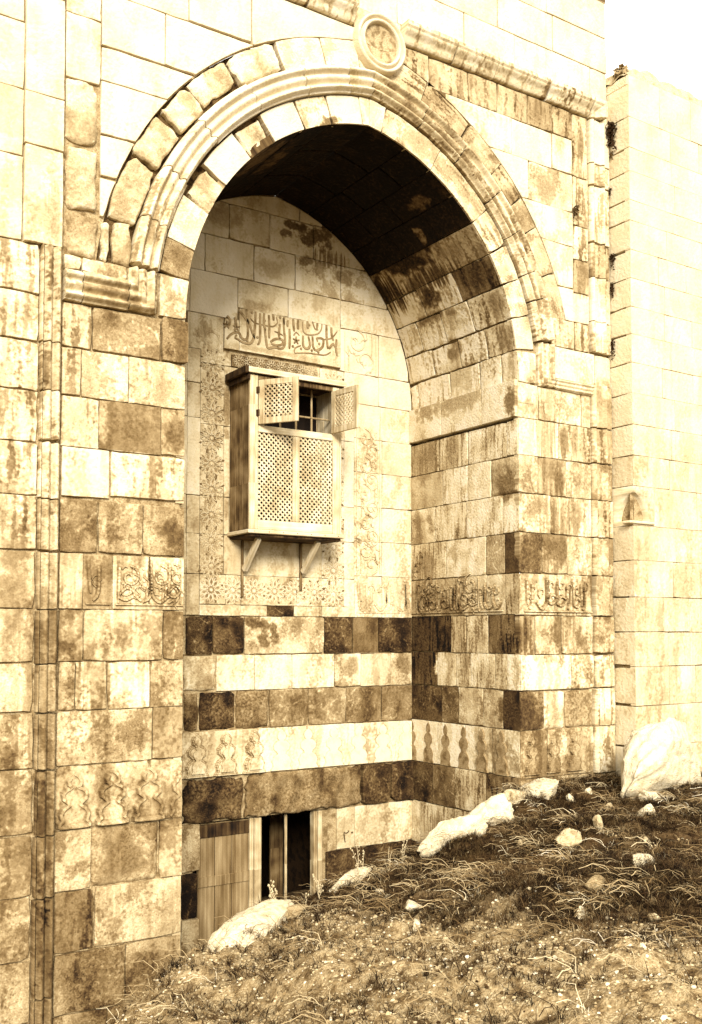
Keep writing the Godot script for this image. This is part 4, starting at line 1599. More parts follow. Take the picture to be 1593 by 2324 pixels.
# a box with chamfered long edges between two corners
func add_box(st: SurfaceTool, a: Vector3, b: Vector3, xf := Transform3D(), ch := 0.004) -> void:
	var lo := a.min(b)
	var hi := a.max(b)
	ch = minf(ch, (hi - lo)[(hi - lo).min_axis_index()] * 0.3)
	var pos := []
	# 24 corner points of a chamfered box
	for z in 2:
		for y in 2:
			for x in 2:
				var p := Vector3(hi.x if x else lo.x, hi.y if y else lo.y, hi.z if z else lo.z)
				var s := Vector3(1 if x else -1, 1 if y else -1, 1 if z else -1)
				pos.append([p - Vector3(0, s.y, s.z) * ch, p - Vector3(s.x, 0, s.z) * ch, p - Vector3(s.x, s.y, 0) * ch])
	var centre := (lo + hi) * 0.5
	var face := func(q: Array) -> void:
		var n: Vector3 = (q[1] - q[0]).cross(q[2] - q[0])
		var m: Vector3 = (q[0] + q[2]) * 0.5 - centre
		var order := [0, 1, 2, 0, 2, 3] if q.size() == 4 else [0, 1, 2]
		if n.dot(m) > 0.0:
			order = [0, 2, 1, 0, 3, 2] if q.size() == 4 else [0, 2, 1]
		for i in order:
			st.add_vertex(xf * q[i])
	for ax in 3:
		var bit := 1 << ax
		var b1 := 1 << ((ax + 1) % 3)
		var b2 := 1 << ((ax + 2) % 3)
		for s in 2:
			var e: int = bit * s
			face.call([pos[e][ax], pos[e | b1][ax], pos[e | b1 | b2][ax], pos[e | b2][ax]])
		# chamfers of the edges that run along this axis
		for k in 4:
			var e: int = (b1 if k & 1 else 0) | (b2 if k & 2 else 0)
			var u := (ax + 1) % 3
			var v := (ax + 2) % 3
			face.call([pos[e][u], pos[e][v], pos[e | bit][v], pos[e | bit][u]])
	for e in 8:
		face.call([pos[e][0], pos[e][1], pos[e][2]])


func box_mesh(a: Vector3, b: Vector3, ch := 0.004) -> Mesh:
	var st := begin()
	add_box(st, a, b, Transform3D(), ch)
	return finish(st)


# ------------------------------------------------------------------ the doorway under the niche
func build_doorway() -> void:
	var z := -DEPTH
	var st := begin()
	# walls of the dark room behind
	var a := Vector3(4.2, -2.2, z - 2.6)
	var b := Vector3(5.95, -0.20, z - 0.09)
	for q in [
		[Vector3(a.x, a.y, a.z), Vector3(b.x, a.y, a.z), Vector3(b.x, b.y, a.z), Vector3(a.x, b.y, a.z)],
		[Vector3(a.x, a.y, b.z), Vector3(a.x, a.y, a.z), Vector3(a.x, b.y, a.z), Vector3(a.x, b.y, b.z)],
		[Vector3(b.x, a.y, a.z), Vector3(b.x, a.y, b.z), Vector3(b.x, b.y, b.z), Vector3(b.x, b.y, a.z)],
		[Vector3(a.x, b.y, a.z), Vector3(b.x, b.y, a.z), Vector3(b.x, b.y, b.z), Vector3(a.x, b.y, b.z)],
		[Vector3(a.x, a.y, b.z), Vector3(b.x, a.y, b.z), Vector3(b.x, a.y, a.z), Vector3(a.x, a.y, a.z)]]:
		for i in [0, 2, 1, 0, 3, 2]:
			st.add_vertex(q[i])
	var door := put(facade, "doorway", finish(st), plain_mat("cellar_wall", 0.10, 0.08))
	var tan_ := wood_mat("door_wood", 0.66, 0.3)
	var panel: StandardMaterial3D
	panel = wood_mat("weathered_board", 0.50, 0.22)
	panel.uv1_scale = Vector3(2.6, 0.5, 2.6)
	var pale := wood_mat("post_wood", 0.76, 0.25)
	var dark := wood_mat("dark_wood", 0.22, 0.2)
	for k in 3:
		var x := 4.275 + k * 0.186
		put(door, "door_plank", box_mesh(Vector3(x, -1.95, z - 0.10), Vector3(x + 0.179, -0.26, z - 0.065 + 0.002 * k), 0.002), panel)
	put(door, "door_rail", box_mesh(Vector3(4.275, -0.88, z - 0.064), Vector3(4.83, -0.78, z - 0.05)), panel)
	put(door, "door_rail", box_mesh(Vector3(4.275, -0.40, z - 0.064), Vector3(4.83, -0.27, z - 0.05)), dark)
	put(door, "door_post", box_mesh(Vector3(4.832, -2.0, z - 0.09), Vector3(4.875, -0.25, z - 0.035), 0.008), pale)
	put(door, "door_post", box_mesh(Vector3(4.877, -2.0, z - 0.09), Vector3(4.955, -0.25, z - 0.008), 0.010), pale)
	put(door, "door_post", box_mesh(Vector3(5.585, -2.0, z - 0.12), Vector3(5.630, -0.25, z - 0.03), 0.010), tan_)
	put(door, "door_post", box_mesh(Vector3(5.632, -2.0, z - 0.12), Vector3(5.680, -0.25, z - 0.012), 0.010), pale)
	put(door, "window_bar", box_mesh(Vector3(5.262, -2.0, z - 0.10), Vector3(5.287, -0.25, z - 0.075)), tan_)
	put(door, "inner_leaf", box_mesh(Vector3(5.10, -2.0, z - 0.75), Vector3(5.24, -0.3, z - 0.72)), wood_mat("inner_wood", 0.3, 0.2))
	put(door, "inner_leaf", box_mesh(Vector3(5.50, -2.0, z - 0.85), Vector3(5.66, -0.3, z - 0.82)), wood_mat("inner_wood", 0.3, 0.2))
	put(door, "reveal_stone", box_mesh(Vector3(5.683, -2.0, z - 0.12), Vector3(5.846, -0.25, z - 0.03), 0.006), plain_mat("reveal_stone", 0.56, 0.2))
	# two numerals daubed beside the door
	st = begin()
	var back: Chart = charts["back"]
	stroke(st, back, [Vector2(5.952, -0.61), Vector2(5.944, -0.56), Vector2(5.938, -0.505), Vector2(5.965, -0.515), Vector2(5.99, -0.508), Vector2(6.0, -0.49)], 0.014, 0.003, 0.003)
	dot(st, back, Vector2(6.04, -0.515), 0.011, 0.003, 0.003)
	put(facade, "painted_numeral", finish(st), plain_mat("paint", 0.22, 0.08))


# ------------------------------------------------------------------ the buttress on the right
func build_buttress() -> void:
	var st := begin()
	for q in [
		[Vector3(8.17, -0.8, 0.24), Vector3(12.6, -0.8, 0.24), Vector3(12.6, 7.45, 0.24), Vector3(8.17, 7.45, 0.24)],
		[Vector3(8.215, -0.8, -0.3), Vector3(8.215, -0.8, 0.25), Vector3(8.215, 7.45, 0.25), Vector3(8.215, 7.45, -0.3)]]:
		for i in [0, 2, 1, 0, 3, 2]:
			st.add_vertex(q[i])
	var o := thing("stone_buttress", "pale smooth stone buttress with rounded top right of the facade", "buttress", Vector3.ZERO)
	var core := put(o, "core", finish(st), mortar_mat())
	var ys := [-0.5, 0.0, 0.45, 0.87, 1.27, 1.63, 1.99, 2.37, 2.73, 3.14, 3.46, 3.78, 4.11, 4.43, 4.73, 5.02, 5.32, 5.62, 5.93, 6.15, 6.46, 6.71, 7.04, 7.49]
	for k in ys.size() - 1:
		var tone: float = 0.89 if k > 9 else 0.84
		var gap := 0.003
		if k != 8:
			block(core, "buttress_side", -0.04, ys[k], 0.29, ys[k + 1], tone, "w" if k > 9 else "p", {"gr": 0.0, "gl": 0.6, "step": 0.11, "gap": gap, "erode": 1.4, "uneven": 0.3})
		var s := 8.165
		var first := true
		while s < 11.0:
			var e := s + rng.randf_range(0.42, 0.75)
			if k == 8 and first:
				e = 8.165 + 0.32
			if e > 10.7:
				e = 11.2
			if k == 8 and first:
				put(core, "hollowed_corner_stone", hollow_stone(ys[k] + 0.002, ys[k + 1] - 0.002, e - 0.002), charts["buttress"].mat)
				paint(charts["buttress"], 8.1, ys[k], e, ys[k + 1], 0.9, "p")
			else:
				block(core, "buttress", s, ys[k], e, ys[k + 1], tone, "w" if k > 9 else "p", {"bev": 0.0012, "gl": 0.0 if first else 1.0, "step": 0.14, "gap": 0.0008, "erode": 0.6, "uneven": 0.2})
			first = false
			s = e
	put(core, "ledge", box_mesh(Vector3(8.09, 2.745, 0.2), Vector3(8.47, 2.775, 0.315), 0.008), plain_mat("ledge_stone", 0.9, 0.08))
	for k in 14:
		stain("buttress", rng.randf_range(8.2, 9.6), rng.randf_range(0.3, 3.6), 0.2, rng.randf_range(0.1, 0.4), 0.80, 0.5, 1.0, true)
	# weathered rounded capping
	var c := begin()
	var nx := 60
	var nz := 24
	var top := func(x: float, z: float) -> Vector3:
		var d := maxf(0.0, 0.285 - z)
		var y := 7.488 + (0.22 + 0.10 * rough_noise.get_noise_2d(x * 0.5, z * 0.5)) * (1.0 - exp(-d / 0.06)) * (1.0 - exp(-maxf(0.0, x - 8.15) / 0.09))
		y += 0.05 * rough_noise.get_noise_2d(x * 1.2, z * 1.2) * (1.0 - exp(-d / 0.05))
		return Vector3(x, maxf(y, 7.47), z)
	for i in nx:
		for j in nz:
			var q := []
			for e in [[i, j], [i + 1, j], [i + 1, j + 1], [i, j + 1]]:
				var x: float = 8.15 + 4.45 * pow(e[0] / float(nx), 1.6)
				q.append(top.call(x, 0.285 - 1.5 * pow(1.0 - e[1] / float(nz), 2.0)))
			for n in [0, 1, 2, 0, 2, 3]:
				c.add_vertex(q[n])
	put(o, "capping", finish(c), plain_mat("capping_stone", 0.78, 0.2, 1.0, 3.0))
	put(o, "capping_face", box_mesh(Vector3(8.16, 7.38, -1.2), Vector3(12.6, 7.492, 0.285), 0.01), plain_mat("capping_face_stone", 0.92, 0.1, 1.0, 1.5))


# a corner stone with a pointed hollow cut out of its edge
func hollow_stone(y0: float, y1: float, x1: float) -> Mesh:
	var c: Chart = charts["buttress"]
	var pos := PackedVector3Array()
	var nor := PackedVector3Array()
	var uv := PackedVector2Array()
	var idx := PackedInt32Array()
	var rows := 22
	var ax := 8.165
	var az := 0.29
	for j in rows + 1:
		var y := lerpf(y0, y1, j / float(rows))
		var h := clampf((y - (y0 + 0.055)) / 0.285, 0.0, 1.0)
		var l := 0.23 * sqrt(maxf(0.0, 1.0 - pow(h, 1.5))) if y > y0 + 0.05 and h < 1.0 else 0.0
		l = maxf(l, 0.002)
		var plan := [Vector2(ax, -0.04), Vector2(ax, az - l)]
		for k in 7:
			var a := PI / 2.0 * (k + 1) / 8.0
			var f := (k + 1) / 8.0
			plan.append(Vector2(lerpf(ax + l * f, ax + l * sin(a), 0.5), lerpf(az - l * (1.0 - f), az - l * cos(a), 0.5)))
		plan.append(Vector2(ax + l, az))
		plan.append(Vector2(x1, az))
		for p in plan:
			pos.append(Vector3(p.x, y, p.y))
			uv.append(Vector2((p.x + (az - p.y) * 0.2 - c.x0) / c.wm, 1.0 - (y - c.y0) / c.hm))
	var n := 11
	for j in rows:
		for i in n - 1:
			var e := j * n + i
			quad(idx, e, e + 1, e + n + 1, e + n, true)
	var st := SurfaceTool.new()
	st.create_from_arrays(ground_arrays(pos, uv, idx))
	st.deindex()
	st.generate_normals()
	return st.commit()


# ------------------------------------------------------------------ ground
# surveyed heights of the mound of debris (x, z, height)
var survey := [
	[3.08, .9, -.58], [3.47, .6, -.56], [3.94, .3, -.55], [4.92, -.2, -.63], [5.81, -.6, -.68], [6.26, -.8, -.62], [6.53, -.5, -.31], [6.73, -.2, -.09], [6.83, 0, .10], [7.38, .05, .12], [7.8, .3, .13], [8.28, .5, .13], [8.79, .6, .09],
	[6.8, -1.7, -.95], [6.2, -1.7, -1.05], [5.7, -1.7, -1.12], [6.6, -1.2, -.85], [5.2, -1.6, -1.5], [5.0, -1.0, -1.25], [4.4, -1.4, -1.7], [3.6, -.8, -1.7], [3.9, -.3, -1.3], [3.3, 0, -1.55], [3.1, .4, -1.1], [2.6, .1, -1.4], [2.0, .2, -1.35], [0, .2, -1.3],
	[2.57, 2, -.66], [1.66, 1, -1.0], [3.43, 2.2, -.34], [3.63, 2.8, -.22], [3.75, 3.4, -.1], [4.06, 4, .0], [5.51, 2.8, .04], [4.88, 2.2, -.04], [4.43, 1.8, -.22], [4.09, 1.2, -.42], [5.2, .6, -.36], [5.9, .5, -.16], [6.5, 1.5, .06], [6.4, .2, -.14], [8, 2, .1], [0, 7.4, .0], [3, 3.6, -.25], [3, 6, .0], [9, 1, .08], [12, 3, .08], [-3, 4, -.8], [7, 6, .05]]


func ground_y(x: float, z: float) -> float:
	var a := 0.0
	var b := 0.0
	for p in survey:
		var d: float = (p[0] - x) * (p[0] - x) + (p[1] - z) * (p[1] - z) + 0.02
		var w := 1.0 / pow(d, 1.8)
		a += w * p[2]
		b += w
	return a / b


func clods(x: float, z: float) -> float:
	return 0.075 * rough_noise.get_noise_2d(x * 0.55, z * 0.55) + 0.02 * wob.get_noise_2d(x * 1.6, z * 1.6)


func gravelly(x: float, z: float) -> float:
	# bare and stony on the left, grown over on the right
	var edge := 4.5 + 0.16 * (z - 1.5)
	var n := rough_noise.get_noise_2d(x * 0.3, z * 0.3) * 0.9 + rough_noise.get_noise_2d(x * 1.3, z * 1.3) * 0.4
	return clampf((edge - x) / 0.55 + n * 1.1, 0.0, 1.0)


func build_ground() -> void:
	var xs := []
	var zs := []
	for v in [-300, -80, -30, -12, -5]:
		xs.append(float(v))
	xs += range_f(-3.0, 2.0, 16).slice(0, -1) + range_f(2.0, 9.5, 150).slice(0, -1) + range_f(9.5, 13.0, 14)
	for v in [18, 35, 90, 300]:
		xs.append(float(v))
	for v in [-300, -60, -12, -4]:
		zs.append(float(v))
	zs += range_f(-2.0, 4.6, 132).slice(0, -1) + range_f(4.6, 9.0, 22)
	for v in [14, 30, 90, 300]:
		zs.append(float(v))
	var pos := PackedVector3Array()
	var uv := PackedVector2Array()
	var col := PackedColorArray()
	for z in zs:
		for x in xs:
			var y := ground_y(x, z)
			var far := clampf(maxf(absf(x - 5.0) - 8.0, absf(z - 3.0) - 6.0) / 10.0, 0.0, 1.0)
			y = lerpf(y + clods(x, z), -0.5, far)
			if z < -3.0:
				y = -1.7
			pos.append(Vector3(x, y, z))
			uv.append(Vector2(x, z))
			var bare := gravelly(x, z) if far < 0.1 else 0.5
			col.append(Color(1, 1, 1).lerp(Color(0.26, 0.21, 0.16), 1.0 - bare))
	var idx := PackedInt32Array()
	var w := xs.size()
	for j in zs.size() - 1:
		for i in w - 1:
			var e := j * w + i
			quad(idx, e, e + 1, e + w + 1, e + w, false)
	var st := SurfaceTool.new()
	var arr := ground_arrays(pos, uv, idx)
	arr[Mesh.ARRAY_COLOR] = col
	st.create_from_arrays(arr)
	st.generate_normals()
	var m := plain_mat("soil", 0.52, 0.42, 1.0, 2.5)
	m.vertex_color_use_as_albedo = true
	m.uv1_world_triplanar = true
	var o := put(self, "ground", st.commit(), m)
	o.set_meta("kind", "structure")


func ground_arrays(pos: PackedVector3Array, uv: PackedVector2Array, idx: PackedInt32Array) -> Array:
	var arr := []
	arr.resize(Mesh.ARRAY_MAX)
	arr[Mesh.ARRAY_VERTEX] = pos
	arr[Mesh.ARRAY_TEX_UV] = uv
	arr[Mesh.ARRAY_INDEX] = idx
	return arr


# ------------------------------------------------------------------ the wooden window box
func lattice(st: SurfaceTool, x0: float, y0: float, x1: float, y1: float, z: float, pitch := 0.037, width := 0.0155) -> void:
	for way in 2:
		var c0 := (x0 - y1) if way == 0 else (x0 + y0)
		var c1 := (x1 - y0) if way == 0 else (x1 + y1)
		var step := pitch * sqrt(2.0)
		var c := c0 + step * 0.5
		while c < c1:
			var a: Vector2
			var b: Vector2
			if way == 0:      # x - y = c
				a = Vector2(maxf(x0, y0 + c), maxf(x0, y0 + c) - c)
				b = Vector2(minf(x1, y1 + c), minf(x1, y1 + c) - c)
			else:             # x + y = c
				a = Vector2(maxf(x0, c - y1), c - maxf(x0, c - y1))
				b = Vector2(minf(x1, c - y0), c - minf(x1, c - y0))
			var l := a.distance_to(b)
			if l > 0.012:
				var d := (b - a) / l
				var off := rng.randf_range(-0.0016, 0.0016)
				var xf := Transform3D(Basis(Vector3(d.x, d.y, 0), Vector3(-d.y, d.x, 0), Vector3(0, 0, 1)), Vector3(a.x - d.y * off, a.y + d.x * off, z + (0.006 if way == 1 else 0.0)))
				var lo := Vector3(0, -width / 2, -0.003)
				var hi := Vector3(l, width / 2, 0.003)
				slat(st, lo, hi, xf)
			c += step


func slat(st: SurfaceTool, a: Vector3, b: Vector3, xf: Transform3D) -> void:
	var p := [Vector3(a.x, a.y, a.z), Vector3(b.x, a.y, a.z), Vector3(b.x, b.y, a.z), Vector3(a.x, b.y, a.z), Vector3(a.x, a.y, b.z), Vector3(b.x, a.y, b.z), Vector3(b.x, b.y, b.z), Vector3(a.x, b.y, b.z)]
	for q in [[4, 5, 6, 7], [1, 0, 3, 2], [3, 7, 6, 2], [0, 1, 5, 4]]:
		for i in [0, 2, 1, 0, 3, 2]:
			st.add_vertex(xf * p[q[i]])


func build_window_box() -> void:
	var z0 := -DEPTH + 0.002
	var z1 := -1.35
	var o := thing("lattice_window_box", "pale wooden lattice window box with two open shutters under the inscription", "window box", Vector3(5.09, 2.58, -DEPTH))
	var off := -o.position
	var pale := wood_mat("pale_wood", 0.84, 0.2)
	var pale_flat := wood_mat("pale_wood_level", 0.90, 0.16, false)
	var stained := wood_mat("stained_wood", 0.36, 0.28)
	var grey := wood_mat("shutter_wood", 0.80, 0.24)
	var dark := wood_mat("dark_wood", 0.22, 0.2)
	var add := func(called: String, a: Vector3, b: Vector3, m: Material, ch := 0.005) -> MeshInstance3D:
		var e := put(o, called, box_mesh(a, b, ch), m)
		e.position = off
		return e
	var bar := wood_mat("bar_iron", 0.55, 0.2)
	# bars before a near-black board, the dark of the interior painted on
	add.call("painted_dark_board", Vector3(4.60, 2.66, z0 + 0.004), Vector3(5.58, 4.12, z0 + 0.012), wood_mat("darkness", 0.04, 0.03))
	for x in [4.80, 4.99, 5.175, 5.36]:
		add.call("iron_bar", Vector3(x - 0.010, 2.9, -1.50), Vector3(x + 0.010, 4.12, -1.48), bar)
	add.call("iron_bar", Vector3(4.6, 3.82, -1.496), Vector3(5.58, 3.838, -1.476), bar)
	# sides
	for k in 3:
		var za := lerpf(z0, z1, k / 3.0)
		add.call("side_board", Vector3(4.562 + 0.002 * (k % 2), 2.625, za + 0.002), Vector3(4.59, 4.14, lerpf(z0, z1, (k + 1) / 3.0) - 0.002), stained, 0.004)
		add.call("side_board", Vector3(5.592, 2.625, za + 0.002), Vector3(5.618 - 0.002 * (k % 2), 4.14, lerpf(z0, z1, (k + 1) / 3.0) - 0.002), pale, 0.004)
	# front frame
	add.call("stile", Vector3(4.558, 2.625, z1), Vector3(4.650, 4.14, z1 + 0.034), pale)
	add.call("stile", Vector3(5.512, 2.625, z1), Vector3(5.592, 4.14, z1 + 0.034), pale)
	add.call("stile", Vector3(5.594, 2.625, z1 - 0.004), Vector3(5.622, 4.14, z1 + 0.028), pale)
	add.call("stile", Vector3(5.042, 2.722, z1), Vector3(5.122, 3.578, z1 + 0.032), pale)
	add.call("rail", Vector3(4.652, 3.58, z1), Vector3(5.510, 3.650, z1 + 0.036), pale_flat)
	add.call("rail", Vector3(4.652, 2.625, z1), Vector3(5.510, 2.720, z1 + 0.032), pale_flat)
	add.call("rail", Vector3(4.652, 4.094, z1), Vector3(5.510, 4.14, z1 + 0.032), stained)
	for x in [[4.652, 5.040], [5.124, 5.510]]:
		var st := begin()
		lattice(st, x[0], 2.722, x[1], 3.578, z1 + 0.014)
		var e := put(o, "lattice", finish(st), pale)
		e.position = off
		e.set_meta("kind", "stuff")
	# base and cornice boards
	add.call("base_board", Vector3(4.535, 2.585, z0), Vector3(5.645, 2.622, z1 + 0.055), pale_flat, 0.006)
	add.call("base_board", Vector3(4.565, 2.555, z0), Vector3(5.62, 2.583, z1 + 0.02), dark, 0.006)
	add.call("top_board", Vector3(4.53, 4.143, z0), Vector3(5.64, 4.165, z1 + 0.05), dark, 0.004)
	add.call("cornice_board", Vector3(4.512, 4.150, z1 + 0.052), Vector3(5.655, 4.205, z1 + 0.072), pale_flat, 0.004)
	add.call("cornice_return", Vector3(4.490, 4.140, z0 + 0.03), Vector3(4.528, 4.212, z1 + 0.074), dark, 0.006)
	add.call("cornice_return", Vector3(4.528, 4.085, z0 + 0.04), Vector3(4.556, 4.138, z1 + 0.05), dark, 0.006)
	for k in 7:
		add.call("nail", Vector3(4.60 + 0.16 * k, 2.600, z1 + 0.054), Vector3(4.608 + 0.16 * k, 2.608, z1 + 0.060), dark, 0.001)
	# brackets
	for x in [4.705, 5.39]:
		add.call("bracket_post", Vector3(x - 0.016, 1.98 if x < 5 else 2.06, z0 + 0.006), Vector3(x + 0.010, 2.553, z0 + 0.03), stained)
		var st := begin()
		var a := Vector3(x + 0.004, 2.25, z0 + 0.055)
		var b := Vector3(x + 0.004, 2.55, z1 - 0.06)
		var d := (b - a).normalized()
		var xf := Transform3D(Basis(Vector3.RIGHT, d.cross(Vector3.RIGHT).normalized(), d), a)
		add_box(st, Vector3(-0.026, -0.026, 0.0), Vector3(0.026, 0.026, a.distance_to(b)), xf, 0.006)
		var e := put(o, "bracket", finish(st), wood_mat("bracket_wood", 0.80, 0.25))
		e.position = off
	# shutters, both standing open
	shutter(o, off, Vector3(4.662, 3.652, z1 + 0.036), Vector3(0.24, 0, 0.35), 0.425, 0.435, grey, dark, true)
	shutter(o, off, Vector3(5.512, 3.652, z1 + 0.036), Vector3(0.05, 0, 0.40), 0.405, 0.435, grey, dark, false)


func shutter(o: Node3D, off: Vector3, hinge: Vector3, dir: Vector3, w: float, h: float, wood: Material, iron: Material, knuckles: bool) -> void:
	var x := dir.normalized()
	var xf := Transform3D(Basis(x, Vector3.UP, x.cross(Vector3.UP)), hinge + off)
	var st := begin()
	add_box(st, Vector3(0, 0, 0), Vector3(0.062, h, 0.026))
	add_box(st, Vector3(w - 0.060, 0, 0), Vector3(w, h, 0.026))
	add_box(st, Vector3(0.0625, 0, 0.001), Vector3(w - 0.0605, 0.062, 0.025))
	add_box(st, Vector3(0.0625, h - 0.058, 0.001), Vector3(w - 0.0605, h, 0.025))
	var s := put(o, "shutter", finish(st), wood)
	s.transform = xf
	var l := begin()
	lattice(l, 0.062, 0.062, w - 0.06, h - 0.058, 0.012, 0.034, 0.014)
	var la := put(s, "lattice", finish(l), wood)
	la.set_meta("kind", "stuff")
	if knuckles:
		for y in [0.08, h - 0.13]:
			put(s, "hinge", box_mesh(Vector3(-0.022, y, 0.022), Vector3(0.014, y + 0.065, 0.034), 0.003), iron)
	else:
		put(s, "knob", box_mesh(Vector3(w - 0.04, h * 0.58, -0.012), Vector3(w - 0.022, h * 0.58 + 0.018, 0.0), 0.004), iron)


# ------------------------------------------------------------------ loose stones
func rock_mesh(size: Vector3, seed_: int, detail := 7, facets := 0.5) -> Mesh:
	var n := FastNoiseLite.new()
	n.seed = seed_
	n.frequency = 0.75
	n.fractal_octaves = 4
	var r := RandomNumberGenerator.new()
	r.seed = seed_ * 77 + 5
	var cuts := []
	for k in 14:
		cuts.append([Vector3(r.randf_range(-1, 1), r.randf_range(-1, 1), r.randf_range(-1, 1)).normalized(), r.randf_range(0.45, 0.8)])
	var st := SurfaceTool.new()
	st.begin(Mesh.PRIMITIVE_TRIANGLES)
	var put_point := func(d: Vector3) -> Vector3:
		var p := d * 1.0
		for c in cuts:
			var over: float = p.dot(c[0]) - c[1]
			if over > 0.0:
				p -= c[0] * over * minf(1.0, facets * 1.75)
		p *= 1.0 + 0.16 * n.get_noise_3dv(d * 1.4) + 0.10 * n.get_noise_3dv(d * 5.0) + (0.09 if size.x < 1.2 else 0.02) * n.get_noise_3dv(d * 13.0)
		return p * size * 0.5
	for face in 6:
		var ax := face % 3
		var s := 1.0 if face < 3 else -1.0
		for i in detail:
			for j in detail:
				var q := []
				for e in [[i, j], [i + 1, j], [i + 1, j + 1], [i, j + 1]]:
					var v := Vector3.ZERO
					v[ax] = s
					v[(ax + 1) % 3] = tan((e[0] / float(detail) * 2.0 - 1.0) * PI / 4.0)
					v[(ax + 2) % 3] = tan((e[1] / float(detail) * 2.0 - 1.0) * PI / 4.0)
					q.append(put_point.call(v.normalized()))
				for k in ([0, 2, 1, 0, 3, 2] if s > 0 else [0, 1, 2, 0, 2, 3]):
					st.set_smooth_group(0 if detail > 4 else 4294967295)
					st.add_vertex(q[k])
	st.index()
	st.generate_normals()
	return st.commit()


